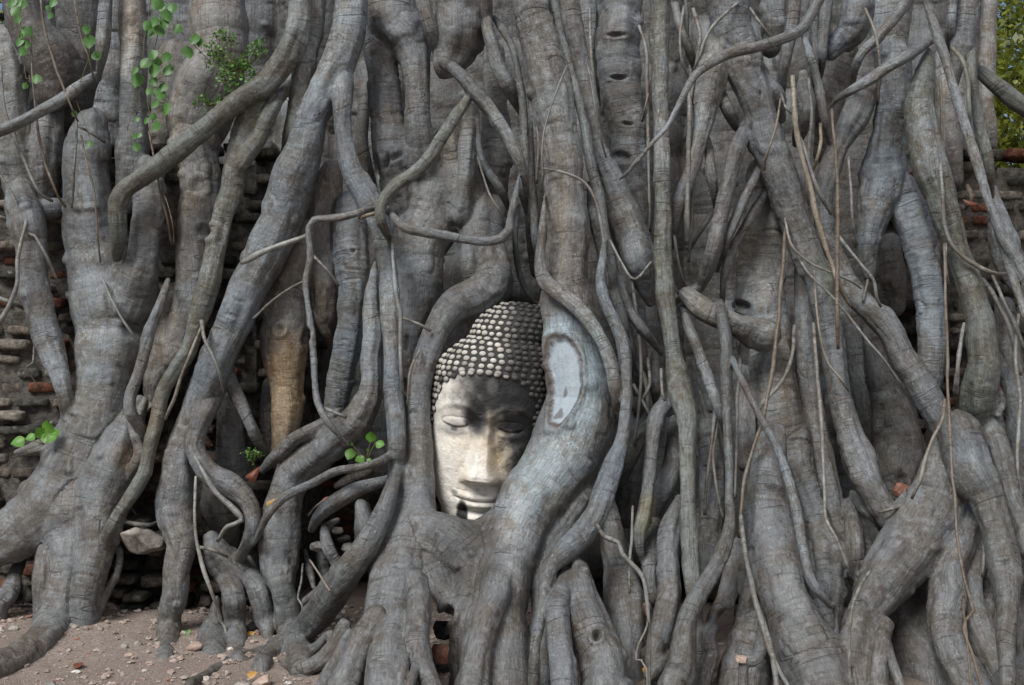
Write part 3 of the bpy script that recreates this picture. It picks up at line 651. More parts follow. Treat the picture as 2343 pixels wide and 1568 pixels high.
VOX = 0.0062
lo = np.array([-2.42, 3.50, -0.14]); hi = np.array([2.42, 6.0, 2.86])
dim = np.ceil((hi - lo) / VOX).astype(int)
G = np.full(dim, 1.0, np.float32)
ax = [lo[i] + VOX * np.arange(dim[i]) for i in range(3)]

def clip_box(a, b):
    i0 = np.maximum(0, np.floor((a - lo) / VOX).astype(int)); i1 = np.minimum(dim, np.ceil((b - lo) / VOX).astype(int) + 1)
    return i0, i1

def smin(a, b, k):
    h = np.maximum(k - np.abs(a - b), 0) / k
    return np.minimum(a, b) - h * h * k * np.float32(.25)

def line_field(C, band):
    i0, i1 = clip_box((C[:, :3] - C[:, 3:4]).min(0) - band, (C[:, :3] + C[:, 3:4]).max(0) + band)
    if (i1 <= i0).any(): return None
    F = np.full(i1 - i0, 1.0, np.float32)
    for a, b in zip(C[:-1], C[1:]):
        r = max(a[3], b[3]) + band
        j0, j1 = clip_box(np.minimum(a[:3], b[:3]) - r, np.maximum(a[:3], b[:3]) + r)
        j0 = np.maximum(j0, i0); j1 = np.minimum(j1, i1)
        if (j1 <= j0).any(): continue
        X = (ax[0][j0[0]:j1[0]] - a[0]).astype(np.float32)[:, None, None]
        Y = (ax[1][j0[1]:j1[1]] - a[1]).astype(np.float32)[None, :, None]
        Z = (ax[2][j0[2]:j1[2]] - a[2]).astype(np.float32)[None, None, :]
        d = (b - a).astype(np.float32); L = max(float(d[:3] @ d[:3]), 1e-9)
        t = np.clip((X * d[0] + Y * d[1] + Z * d[2]) / L, 0, 1)
        q = np.sqrt((X - t * d[0])**2 + (Y - t * d[1])**2 + (Z - t * d[2])**2) - (np.float32(a[3]) + t * d[3])
        s = tuple(slice(j0[i] - i0[i], j1[i] - i0[i]) for i in range(3))
        np.minimum(F[s], q, out=F[s])
    return i0, i1, F

LINES = []
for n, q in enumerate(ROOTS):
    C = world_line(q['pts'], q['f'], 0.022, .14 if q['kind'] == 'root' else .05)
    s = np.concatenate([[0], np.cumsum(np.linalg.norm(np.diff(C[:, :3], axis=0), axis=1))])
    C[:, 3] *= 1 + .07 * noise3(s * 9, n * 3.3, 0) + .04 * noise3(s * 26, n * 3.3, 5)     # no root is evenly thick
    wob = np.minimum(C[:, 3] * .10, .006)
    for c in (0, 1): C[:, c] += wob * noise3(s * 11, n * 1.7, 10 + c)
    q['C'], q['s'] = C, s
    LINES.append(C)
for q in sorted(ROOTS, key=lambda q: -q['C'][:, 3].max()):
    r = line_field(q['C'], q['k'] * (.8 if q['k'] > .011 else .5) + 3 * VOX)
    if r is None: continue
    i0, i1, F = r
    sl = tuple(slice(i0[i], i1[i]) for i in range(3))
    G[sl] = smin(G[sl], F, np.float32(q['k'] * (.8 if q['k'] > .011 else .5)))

def surface_nets(G, lo, vox):
    B = G < 0
    d = np.array(G.shape)
    allc = np.ones(d - 1, bool); anyc = np.zeros(d - 1, bool)
    for i in (0, 1):
        for j in (0, 1):
            for k in (0, 1):
                b = B[i:d[0] - 1 + i, j:d[1] - 1 + j, k:d[2] - 1 + k]
                allc &= b; anyc |= b
    act = np.argwhere(anyc & ~allc)
    del allc, anyc
    idx = np.full(d - 1, -1, np.int32)
    idx[act[:, 0], act[:, 1], act[:, 2]] = np.arange(len(act))
    cs = [(i, j, k) for i in (0, 1) for j in (0, 1) for k in (0, 1)]
    val = {c: G[act[:, 0] + c[0], act[:, 1] + c[1], act[:, 2] + c[2]] for c in cs}
    acc = np.zeros((len(act), 3)); cnt = np.zeros(len(act))
    for c in cs:
        for a in range(3):
            if c[a]: continue
            e = tuple(1 if i == a else c[i] for i in range(3))
            va, vb = val[c], val[e]
            m = (va < 0) != (vb < 0)
            t = np.where(m, va / np.where(m, va - vb, 1), 0)
            for i in range(3):
                acc[:, i] += np.where(m, c[i] + (t if i == a else 0), 0)
            cnt += m
    V = lo + vox * (act + acc / cnt[:, None])
    Q = []
    for a in range(3):
        b, c = (a + 1) % 3, (a + 2) % 3
        s0 = [slice(1, d[i] - 1) for i in range(3)]; s1 = list(s0)
        s0[a] = slice(0, d[a] - 1); s1[a] = slice(1, d[a])
        B0, B1 = B[tuple(s0)], B[tuple(s1)]
        e = np.argwhere(B0 != B1)
        off = np.array([0 if i == a else 1 for i in range(3)]); p = e + off
        ins = B0[e[:, 0], e[:, 1], e[:, 2]]
        def cell(db, dc):
            q = p.copy(); q[:, b] -= db; q[:, c] -= dc
            return idx[q[:, 0], q[:, 1], q[:, 2]]
        f = np.stack([cell(1, 1), cell(0, 1), cell(0, 0), cell(1, 0)], -1)
        f[~ins] = f[~ins][:, ::-1]
        Q.append(f[(f >= 0).all(1)])
    return V, np.vstack(Q)

def vnormals(V, Q):
    n = np.cross(V[Q[:, 2]] - V[Q[:, 0]], V[Q[:, 3]] - V[Q[:, 1]])
    N = np.stack([np.bincount(Q.ravel(), np.repeat(n[:, i], 4), len(V)) for i in range(3)], -1)
    return N / (np.linalg.norm(N, axis=1)[:, None] + 1e-12)

def relax(V, Q, it, lam=.5):
    a = np.concatenate([Q[:, i] for i in range(4)]); b = np.concatenate([Q[:, (i + 1) % 4] for i in range(4)])
    i, j = np.concatenate([a, b]), np.concatenate([b, a])
    deg = np.bincount(i, minlength=len(V))
    for _ in range(it):
        M = np.stack([np.bincount(i, V[j, c], len(V)) for c in range(3)], -1) / np.maximum(deg, 1)[:, None]
        V = V + lam * (M - V)
    return V

V, Q = surface_nets(G, lo, VOX)
del G
V = relax(V, Q, 2)
N = vnormals(V, Q)
Q = Q[(N[Q[:, 0], 1] < .55) & (V[Q[:, 0], 1] < 5.9)]        # the far sides, turned to the wall, are left out
u_, inv_ = np.unique(Q, return_inverse=True)
Q = inv_.reshape(-1, 4); V = V[u_]; N = N[u_]

# which root does each point of the skin belong to, how far along it and how far round it
nv = len(V)
best = np.full(nv, 9.0, np.float32); rid = np.full(nv, -1, np.int32)
su = np.zeros(nv); th = np.zeros(nv); rl = np.zeros(nv)
order = np.argsort(V[:, 0]); vx = V[order, 0]
for n, q in enumerate(ROOTS):
    C, s = q['C'], q['s']
    m = .05
    mn = (C[:, :3] - C[:, 3:4]).min(0) - m; mx = (C[:, :3] + C[:, 3:4]).max(0) + m
    cand = order[np.searchsorted(vx, mn[0]):np.searchsorted(vx, mx[0])]
    P = V[cand]
    cand = cand[((P > mn) & (P < mx)).all(1)]
    for i in range(len(C) - 1):
        a, b = C[i], C[i + 1]
        r = max(a[3], b[3]) + m
        P = V[cand]
        near = (np.abs(P[:, 2] - (a[2] + b[2]) / 2) < r + abs(a[2] - b[2]) / 2) & (np.abs(P[:, 0] - (a[0] + b[0]) / 2) < r + abs(a[0] - b[0]) / 2)
        ci = cand[near]
        if not len(ci): continue
        p = V[ci] - a[:3]; d = b[:3] - a[:3]; L = max(d @ d, 1e-9)
        t = np.clip(p @ d / L, 0, 1)
        rv = p - t[:, None] * d
        dist = np.linalg.norm(rv, axis=1) - (a[3] + t * (b[3] - a[3]))
        ok = dist < best[ci]
        if not ok.any(): continue
        ci = ci[ok]; rv = rv[ok]; t = t[ok]
        best[ci] = dist[ok]; rid[ci] = n
        T = d / math.sqrt(L)
        side = np.cross(T, (0, -1.0, 0)); side /= np.linalg.norm(side) + 1e-9
        fr = np.cross(side, T)
        th[ci] = np.arctan2(rv @ side, rv @ fr)
        su[ci] = s[i] + t * (s[i + 1] - s[i]); rl[ci] = a[3] + t * (b[3] - a[3])
rid[rid < 0] = 0
ringy = np.array([q['ring'] for q in ROOTS])[rid]
seed = rid * 7.31

# photo position of each point: used to place stains, scar, knots and the light and shade tinted in by height
PX = 1171 + V[:, 0] / V[:, 1] * FOC; PY = 784 - (V[:, 2] - EYE) / V[:, 1] * FOC
front = (N[:, 1] < .35)

# relief of the bark
big = np.clip(rl / .07, .15, 1.3)
dsp = .0085 * big * fbm(V[:, 0] * 9, V[:, 1] * 9, V[:, 2] * 6, 3, 2)
dsp += .0080 * np.minimum(big, 1) * noise3(np.cos(th) * 2.2, np.sin(th) * 2.2 + seed, su * 5, 8)             # flutes
wav = su + .012 * noise3(np.cos(th) * 1.5, np.sin(th) * 1.5 + seed, su * 8, 9)
ringn = fbm(wav * 46, np.cos(th) * 1.2 + seed, np.sin(th) * 1.2, 12, 2)
dsp += ringy * np.minimum(big, 1) * .0026 * (1 - 2.2 * np.abs(ringn))
ring2 = np.abs(noise3(wav * 13, seed, np.cos(th) * .7, 15))
dsp -= (.003 + .006 * ringy) * np.minimum(big, 1) * (1 - sstep(ring2, .0, .10)) * sstep(noise3(su * 7, np.sin(th) * 1.5, seed, 16), -.1, .5)
kn = noise3(V[:, 0] * 14, V[:, 1] * 14, V[:, 2] * 14, 21)
dsp += .010 * big * sstep(kn, .55, .95)                                                            # burls
dsp += .0016 * np.minimum(big * 2, 1) * fbm(V[:, 0] * 38, V[:, 1] * 38, V[:, 2] * 38, 24, 2)
fib = noise3(th * rl * 75, su * 11, seed, 31)
dsp += .0012 * fib * np.minimum(big * 2, 1)

tint = np.array([q['tint'] for q in ROOTS])[rid].astype(float)
per = 1 + .10 * noise3(seed * 1.3, 0, 0, 40)
tint *= per[:, None]

def blob(cx, cy, rx, ry, rot=0, edge=.35, ns=0):
    c, s_ = math.cos(math.radians(rot)), math.sin(math.radians(rot))
    u = ((PX - cx) * c + (PY - cy) * s_) / rx; v = (-(PX - cx) * s_ + (PY - cy) * c) / ry
    d = np.sqrt(u * u + v * v) + .22 * noise3(V[:, 0] * 22, V[:, 1] * 22, V[:, 2] * 22, 50 + ns)
    return (1 - sstep(d, 1 - edge, 1 + edge)) * front
def root_at(x, y):
    """the root that shows at photo position (x, y)"""
    d = np.hypot(PX - x, PY - y) + 1e3 * (~front)
    near = np.argsort(d)[:60]
    near = near[d[near] < 14]
    return rid[near[np.argmin(V[near, 1])]] if len(near) else -1
def paint(mask, rgb, only=None, amount=1.0):
    global tint
    m = mask * amount
    if only is not None: m = m * np.isin(rid, only)
    tint += m[:, None] * (np.array(rgb) - tint)

# stains and weathering of the bark, then highlights and shade tinted in by height
paint(blob(655, 880, 45, 110, 0, .5, 1), (1.75, 1.25, .72), [root_at(655, 880)], .9)     # ochre stain
paint(blob(640, 1000, 40, 60, 0, .5, 2), (1.6, 1.15, .7), [root_at(640, 1000)], .7)
paint(blob(290, 1045, 30, 35, 0, .5, 3), (1.25, .95, .62), None, .6)
paint(blob(345, 945, 25, 40, 0, .5, 4), (1.2, .92, .55), None, .5)
paint(blob(300, 60, 24, 75, 0, .25, 5), (2.3, 2.15, 1.95), None, .9)                     # pale flaking patches
paint(blob(288, 140, 16, 36, 0, .2, 6), (2.3, 2.15, 1.95), None, .9)
paint(blob(468, 60, 34, 110, 0, .5, 7), (1.7, 1.58, 1.45), None, .7)
paint(blob(1290, 690, 70, 30, 8, .4, 8), (1.6, 1.5, 1.4), None, .5)
paint(blob(1280, 420, 42, 260, 3, .6, 9), (1.5, 1.46, 1.38), None, .7)
paint(blob(1290, 520, 8, 130, 1, .5, 10), (2.1, 2.05, 1.9), None, .6)
paint(blob(1282, 240, 4, 90, 1, .4, 11), (2.2, 2.2, 2.1), None, .8)
paint(blob(1312, 260, 3, 90, -3, .4, 12), (2.2, 2.2, 2.1), None, .6)
paint(blob(1300, 765, 70, 40, 0, .45, 13), (1.95, 2.3, 2.5), None, .85)                   # bluish weathering round the scar
paint(blob(1350, 870, 30, 120, 5, .5, 14), (1.9, 2.2, 2.35), None, .8)
paint(blob(1335, 930, 50, 170, 5, .5, 14), (1.6, 1.85, 1.95), None, .75)
paint(blob(1245, 1085, 60, 110, 35, .5, 15), (1.75, 1.98, 2.02), None, .85)
paint(blob(1170, 1240, 30, 110, 10, .5, 16), (2.1, 2.15, 2.12), None, .8)
paint(blob(1150, 1330, 40, 30, 0, .5, 17), (1.9, 1.85, 1.75), None, .4)
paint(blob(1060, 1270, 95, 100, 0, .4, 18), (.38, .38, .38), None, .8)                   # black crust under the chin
paint(blob(1360, 1085, 26, 80, 28, .5, 19), (.55, .58, .62), None, .7)
paint(blob(1860, 1470, 55, 110, -25, .5, 20), (.45, .45, .45), None, .6)
paint(blob(2075, 1360, 45, 110, 10, .5, 21), (.42, .42, .42), None, .65)
paint(blob(1815, 1360, 22, 60, -28, .5, 22), (1.7, 1.6, 1.5), None, .6)
paint(blob(1480, 1185, 18, 50, 8, .5, 23), (1.2, 1.15, .55), None, .7)                    # mossy yellow
paint(blob(1890, 640, 14, 60, -20, .5, 24), (.55, .62, .42), None, .7)
paint(blob(1700, 935, 18, 50, 0, .5, 25), (1.6, .95, .6), None, .6)
paint(blob(2265, 1050, 60, 60, 0, .6, 26), (.7, .72, .75), None, .5)
paint(blob(940, 640, 14, 20, 0, .4, 27), (.35, .34, .33), None, .8)
paint(blob(300, 755, 24, 22, 0, .5, 28), (.5, .47, .42), None, .6)
paint(blob(930, 780, 8, 30, 0, .4, 29), (.25, .25, .25), None, .8)
paint(blob(40, 1500, 110, 40, -25, .5, 30), (1.15, .95, .8), None, .6)                    # dust on the lowest roots
paint(blob(1395, 930, 14, 80, 6, .6, 31), (1.0, .85, .65), None, .5)

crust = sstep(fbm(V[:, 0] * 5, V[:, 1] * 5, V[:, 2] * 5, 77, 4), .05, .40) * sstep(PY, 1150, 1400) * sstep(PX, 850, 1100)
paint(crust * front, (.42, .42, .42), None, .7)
paint(sstep(fbm(V[:, 0] * 4, V[:, 1] * 4, V[:, 2] * 3, 78, 3), .05, .45) * front * (1 - .75 * sstep(PY, 850, 1250)), (1.62, 1.70, 1.74), None, .75)  # pale lichen, plus highlights of the lit upper parts put into the tint
paint(sstep(PY + 120 * fbm(V[:, 0] * 4, V[:, 1] * 4, V[:, 2] * 4, 79, 3), 1100, 1560), (.84, .79, .74), None, .55)  # darker towards the foot: shade of the lower parts put into the tint

# knots, holes and splits pressed into the bark
def dent(cx, cy, rx, ry, depth, rot=0, rim=.0):
    global dsp
    c, s_ = math.cos(math.radians(rot)), math.sin(math.radians(rot))
    u = ((PX - cx) * c + (PY - cy) * s_) / rx; v = (-(PX - cx) * s_ + (PY - cy) * c) / ry
    d = np.sqrt(u * u + v * v) + .15 * noise3(V[:, 0] * 40, V[:, 1] * 40, V[:, 2] * 40, 60)
    dsp += front * (rim * np.exp(-((d - 1.25) / .4)**2) - depth * (1 - sstep(d, .35, 1.0)))
for a in ((300, 757, 26, 22, .006, 0, .006), (1365, 1457, 12, 14, .03, 20, .008), (745, 580, 12, 14, .006, 0, .0), (1412, 82, 26, 7, .015, -5, .002),
          (1415, 178, 24, 6, .02, 0, .002), (1435, 283, 18, 5, .016, 5, .002), (1422, 360, 26, 14, .02, 10, .003), (1740, 215, 5, 9, .01, 0, 0),
          (930, 785, 5, 24, .02, 3, .001), (925, 885, 6, 22, .02, 3, .001), (938, 645, 10, 16, .008, 0, .002), (640, 755, 12, 12, .01, 0, .006),
          (885, 370, 7, 26, .02, 10, .002), (862, 380, 8, 40, .02, -5, .002), (905, 360, 10, 20, .014, 60, .001), (1025, 1405, 16, 22, .03, 0, .01),
          (1610, 1070, 8, 8, .012, 0, .003), (1720, 1265, 10, 16, .01, 0, .003), (1695, 700, 24, 14, .03, 5, .002), (808, 575, 6, 4, .012, 0, .001),
          (810, 617, 30, 3, .008, 5, .001), (800, 640, 26, 3, .008, -8, .001), (2290, 925, 8, 10, .006, 0, .006), (1960, 1385, 14, 20, .012, 0, .003),
          (700, 770, 12, 22, .025, 10, .003), (596, 388, 8, 26, .02, 8, .003), (468, 530, 24, 16, .008, 0, .006), (455, 425, 20, 20, .008, 0, .006),
          (2062, 1110, 20, 40, .03, 0, 0), (1660, 1420, 24, 30, .03, -10, .008), (1010, 1412, 16, 10, .03, 0, .006), (940, 1495, 4, 30, .008, 8, .0)):
    dent(*a)

# the long pruning scar on the root over the statue's face: bare pale wood sunk inside a raised lip of callus
ei = np.concatenate([Q[:, i] for i in range(4)]); ej = np.concatenate([Q[:, (i + 1) % 4] for i in range(4)])
deg_ = np.bincount(ei, minlength=len(V)) + np.bincount(ej, minlength=len(V))
for _ in range(16):                       # one bark runs over into the next where roots have grown together
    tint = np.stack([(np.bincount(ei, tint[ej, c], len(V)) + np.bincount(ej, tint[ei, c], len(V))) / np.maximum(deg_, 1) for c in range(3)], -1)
    ringy = (np.bincount(ei, ringy[ej], len(V)) + np.bincount(ej, ringy[ei], len(V))) / np.maximum(deg_, 1)
cy_ = np.array([760, 790, 830, 880, 920, 950, 985]); cm = np.array([1276, 1284, 1291, 1297, 1292, 1280, 1266]); chw = np.array([33, 37, 39, 36, 31, 26, 20])
uu, vv = (PX - np.interp(PY, cy_, cm)) / np.interp(PY, cy_, chw), (PY - 873) / 106
hole = (1 - (np.abs(uu)**3.2 + np.abs(vv)**3.6)**(1 / 3.4)) * 36 + 2.6 * noise3(V[:, 0] * 45, V[:, 1] * 45, V[:, 2] * 45, 71)
main_root = root_at(1320, 867)
on = np.isin(rid, [main_root]) & front
inside = on * sstep(hole, 1, 7); lip = on * np.exp(-((hole + 3) / 5.5)**2)
dsp = dsp * (1 - .8 * inside) - .012 * inside + .010 * lip
tint += (inside * (1 - .25 * sstep(noise3(PX / 3.5, PY / 45, 0, 73), .1, .6)))[:, None] * (np.array((1.85, 2.15, 2.4)) - tint)
tint += (on * np.exp(-((hole - 1.0) / 2.5)**2))[:, None] * .95 * (np.array((.58, .43, .36)) - tint)
rot_ = on * (hole > 6) * sstep(noise3(V[:, 0] * 55, V[:, 1] * 55, V[:, 2] * 22, 72) + .9 * np.exp(-((PX - 1276) / 16)**2) * (np.exp(-((PY - 890) / 22)**2) + np.exp(-((PY - 950) / 18)**2)), .75, 1.0)
tint += rot_[:, None] * .75 * (np.array((.45, .38, .33)) - tint)
ringy = ringy * (1 - inside) - 1.0 * inside

V = V + dsp[:, None] * N
N = vnormals(V, Q)

MAT_BARK = bark_material('grey_fig_bark')
MAT_THIN = bark_material('thin_root_bark', (.20, .19, .17), .35)

TREE0 = np.array([0, 4.6, 0.0])
tree = empty('fig_tree', TREE0, 'huge grey strangler fig whose knotted stems and roots wrap the stone head', 'tree')
crown_names = {'stem': 'stem', 'buttress': 'buttress_root', 'root': 'root', 'inner_stem': 'inner_stem'}
fid = np.sort(rid[Q], axis=1)[:, 1]
uvs = np.stack([th * np.maximum(rl, .01), su], -1)
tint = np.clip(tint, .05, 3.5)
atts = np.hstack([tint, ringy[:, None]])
def islands(F, n):
    a = np.concatenate([F[:, i] for i in range(4)]); b = np.concatenate([F[:, (i + 1) % 4] for i in range(4)])
    a, b = np.concatenate([a, b, np.arange(n)]), np.concatenate([b, a, np.arange(n)])
    o = np.argsort(a, kind='stable'); b = b[o]
    st = np.searchsorted(a[o], np.arange(n))
    l = np.arange(n)
    while True:
        m = np.minimum.reduceat(l[b], st)
        m = np.minimum(m, m[m]); m = np.minimum(m, m[m])
        if (m == l).all(): return l
        l = m
fcx = V[Q[:, 0], 0]; fo = np.argsort(fcx); fxs = fcx[fo]
for n in np.unique(fid):                   # every root keeps one piece of skin; stray scraps go to the neighbour they touch
    fi = np.flatnonzero(fid == n)
    u, inv = np.unique(Q[fi], return_inverse=True); inv = inv.reshape(-1, 4)
    lab = islands(inv, len(u))[inv[:, 0]]
    ul, ct = np.unique(lab, return_counts=True)
    if len(ul) < 2: continue
    for L_ in ul[np.argsort(-ct)[1:]]:
        f_ = fi[lab == L_]
        vs = np.unique(Q[f_])
        x0_, x1_ = V[vs, 0].min() - .03, V[vs, 0].max() + .03
        box = fo[np.searchsorted(fxs, x0_):np.searchsorted(fxs, x1_)]
        box = box[np.abs(V[Q[box, 0], 2] - V[vs, 2].mean()) < np.ptp(V[vs, 2]) + .03]
        nb = box[np.isin(Q[box], vs).any(1)]
        o_ = fid[nb]; o_ = o_[o_ != n]
        fid[f_] = np.bincount(o_).argmax() if len(o_) else -1
parts = {}
for n in np.unique(fid[fid >= 0]):
    q = ROOTS[n]
    nm = crown_names[q['kind']]
    if nm == 'root' and q['k'] <= .008: nm = 'lateral_root'
    F = Q[fid == n]
    if len(F) < 12: continue
    u, inv = np.unique(F, return_inverse=True)
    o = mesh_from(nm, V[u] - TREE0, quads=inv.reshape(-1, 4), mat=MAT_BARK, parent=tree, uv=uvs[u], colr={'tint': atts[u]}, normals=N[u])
    parts[n] = o
for n, (f, tn, pts) in enumerate(THIN):
    pts = pts.copy(); pts[:, 2] *= .82
    C = world_line(pts, f, .02, .06, 30)
    s = np.arange(len(C)) * .02
    for c in (0, 1, 2): C[:, c] += .0022 * noise3(s * 14, n * 2.7, c)
    C[:, 3] *= 1 + .16 * noise3(s * 22, n * 2.7, 7)
    if n == 0 or True:
        tv, tq, tt, tuv = tube(C, 8, .12, n)
    t4 = np.tile(np.array([*tn, .5]), (len(tv), 1))
    mesh_from('hanging_root', tv - TREE0, tq, tt, MAT_THIN, tree, uv=tuv, colr={'tint': t4})

# ------------------------------------------------------------------ the stone head held by the roots
HD = 4.54
HS = 4.48 / FOC
HC = px(1107, 973, HD)
hv = np.array([.9945, 0, -.1045]); hu = np.array([.1045, 0, .9945]); hf = np.array([0, -1.0, 0])
def head_world(a, b, f):
    a, b, f = (np.asarray(q, float)[..., None] for q in (a, b, f))
    return HS * (a * hv + b * hu + f * hf)
HB = np.array([-236, -231, -222, -206, -172, -120, -60, 0, 54, 120, 153, 175, 194, 201, 207, 231, 250, 268, 284, 293])
HW = np.array([1, 30, 52, 72, 92, 108, 117, 121, 122, 120, 113, 103, 90, 80, 83, 84, 78, 66, 44, 1])
HDEP = np.array([1, 46, 70, 86, 95, 99, 101, 103, 108, 104, 94, 84, 72, 62, 61, 58, 51, 40, 24, 1])
def shear(b): return .36 * np.maximum(b - 120, 0) * sstep(b, 110, 190)
def head_base(phi, b, grow=0.0):
    w_, d_ = np.interp(b, HB, HW) + grow, np.interp(b, HB, HDEP) + grow
    n = 2.25
    r = (np.abs(np.sin(phi))**n + np.abs(np.cos(phi))**n)**(-1 / n)
    dd = np.where(np.cos(phi) > 0, d_, d_ * 1.15)
    a = w_ * r * np.sin(phi)
    return a + .28 * np.maximum(a - 66, 0), r * np.cos(phi) * dd
def bell(x): return np.exp(-x * x)
def face_relief(a, b):
    h = np.zeros_like(a)
    # nose
    nh = np.interp(b, [-129, -126, -122, -115, -106, -80, -40, 0, 14, 30], [0, 6, 28, 43, 44, 34, 23, 13, 7, 0])
    hw = np.interp(b, [-129, -116, -104, -80, -40, 0, 30], [44, 44, 41, 33, 25, 19, 15])
    t = np.abs(a - 5) / hw
    h += nh * (1 - sstep(t, .30, 1.2))
    for s in (-1, 1):
        h += 5 * bell((a - 5 - s * 31) / 10) * bell((b + 110) / 10)
        # eyes: hollow, brow, heavy lowered lid, slit, lower lid
        x = (a - s * 62)
        h -= 10 * bell(x / 46) * bell((b - 4) / 28) + 5 * bell((x + s * 36) / 15) * bell((b - 4) / 18)
        brow = 38 + 10 * bell(x / 40) - 16 * sstep(s * x, 20, 60) - 14 * sstep(-s * x, 20, 55)
        h += 5.0 * bell((b - brow) / 8) * bell(x / 52)
        slit = 4 - 8 * np.clip(1 - (x / 31)**2, 0, 1)
        d = (x / 33)**2 + ((b - slit) / 22)**2
        up = (b > slit) & (d < 1)
        h += np.where(up, 4.5 * np.clip(1 - d, 0, 1) * sstep(34 - np.abs(x), 0, 12), 0)
        h -= 1.0 * bell((np.sqrt(d) - 1.04) / .07) * (b > slit)
        h -= 5 * bell((b - slit) / 2.4) * sstep(32 - np.abs(x), 0, 12)
        h += 4.5 * bell((b - slit + 12) / 7) * bell(x / 30)
        # cheek and the crease beside the mouth
        h += 5 * bell((a - s * 68) / 34) * bell((b + 70) / 40)
        h -= 2.5 * bell((a - 5 - s * 60) / 10) * bell((b + 150) / 9)
    m = a - 5
    bm = -165 + 6 * (m / 55)**2
    tp = np.clip(1 - (m / 60)**2, 0, 1)**.6
    h += 9.5 * bell((b - bm - 9) / 9) * tp * (1 - .25 * bell(m / 8)) + 9 * bell((b - bm + 10) / 9) * np.clip(1 - (m / 48)**2, 0, 1)**.6
    h -= 5 * bell((b - bm) / 2.2) * sstep(58 - np.abs(m), 0, 14)
    h -= 3.0 * bell((b - bm - 19) / 2.5) * tp
    h -= 7 * bell((b + 189) / 6) * bell(m / 36)
    h += 10 * bell(m / 34) * bell((b + 209) / 14)
    h -= 4 * bell(m / 7) * bell((b + 137) / 8)
    return h
def hairline(phi, a):
    q = np.interp(np.abs(a), [0, 60, 95, 110, 117, 122], [121, 116, 98, 72, 30, -60])
    return np.where(np.cos(phi) > -.05, q, -90)

def stone_stain(X, Y, s):
    """plaster white worn through to black crust; X, Y in photo units on the face"""
    def e(cx, cy, rx, ry, soft=.5):
        d = np.hypot((X - cx) / rx, (Y - cy) / ry) + .34 * fbm(X / 20, Y / 20, s, 80, 4)
        return 1 - sstep(d, 1 - soft, 1 + soft)
    dark = np.maximum.reduce([.96 * e(1190, 885, 120, 75, .6), .97 * e(1215, 970, 82, 62, .5), .95 * e(1228, 1050, 58, 110, .5),
                              .93 * e(1092, 938, 28, 46, .6), .22 * e(1080, 866, 40, 22, .6), .93 * e(1060, 1165, 13, 26, .3),
                              .3 * e(1043, 1117, 7, 7, .5), .55 * e(1170, 1125, 30, 35, .6), .35 * e(1045, 975, 36, 16, .6)])
    dark -= .30 * e(1128, 880, 13, 18, .5) + .16 * e(1175, 890, 16, 10, .5) + .4 * e(1160, 985, 20, 8, .5) + .15 * e(1175, 940, 12, 9, .5)
    return np.clip(dark, 0, 1), np.clip(.7 * e(1130, 1000, 24, 70, .6) + .5 * e(1155, 1050, 26, 60, .6) + .35 * e(1070, 1000, 40, 20, .6) + .4 * e(1062, 1090, 14, 40, .6), 0, 1)

WHITE, CRUST, OCHRE = np.array((.76, .715, .635)), np.array((.017, .017, .0165)), np.array((.50, .37, .20))
MAT_STONE = NT('weathered_plaster_stone')
_k = MAT_STONE
_o = _k.n('ShaderNodeTexCoord').outputs['Object']
_c = _k.n('ShaderNodeAttribute', attribute_name='tint').outputs['Color']
_c = _k.mix(_k.ramp(_k.noise(_o, 28, 5, .65), .42, .72, 0, .45), _c, _k.mix(1.0, _c, (.72, .66, .58), 'MULTIPLY'))
_c = _k.mix(_k.ramp(_k.noise(_o, 130, 2), .66, .74, 0, .7), _c, _k.mix(1.0, _c, (.35, .32, .28), 'MULTIPLY'))
_k.l(_c, _k.b.inputs['Base Color']); _k.b.inputs['Roughness'].default_value = .6
_k.b.inputs['Specular IOR Level'].default_value = .35
_k.l(_k.bump(_k.noise(_o, 90, 5, .7), .004), _k.b.inputs['Normal'])
MAT_STONE = _k.m

head = empty('stone_head', HC, 'serene carved stone head with pale face and beaded hair held among the roots', 'statue')
pf = np.concatenate([np.linspace(-1.75, 1.75, 300), np.linspace(1.75, 2 * np.pi - 1.75, 40)[1:-1]])
bb = np.concatenate([np.linspace(-236, -200, 34), np.linspace(-199, 130, 240)])
PH, BBm = np.meshgrid(pf, bb)
a_, f_ = head_base(PH, BBm)
rel = face_relief(a_, BBm) * sstep(np.cos(PH), .05, .45)
rel += 1.6 * fbm(a_ / 16, BBm / 16, f_ / 16, 90, 3) - 2.2 * sstep(noise3(a_ / 7, BBm / 7, f_ / 7, 91), .78, .95)
f2 = f_ + rel
Wd = head_world(a_ + shear(BBm), BBm, f2)
def grid_quads(m, n, wrap=True):
    i = np.arange(m - 1)[:, None] * n; j = np.arange(n if wrap else n - 1)[None]; k = (j + 1) % n
    return np.stack([i + j, i + k, i + n + k, i + n + j], -1).reshape(-1, 4)
XP, YP = 1107 + a_ * .9945 + BBm * .1045, 973 + a_ * .1045 - BBm * .9945
dk, oc = stone_stain(XP, YP, f_ / 22)
dk = 1 - (1 - dk)**2.3
base = WHITE + (OCHRE - WHITE) * (oc * .8)[..., None]
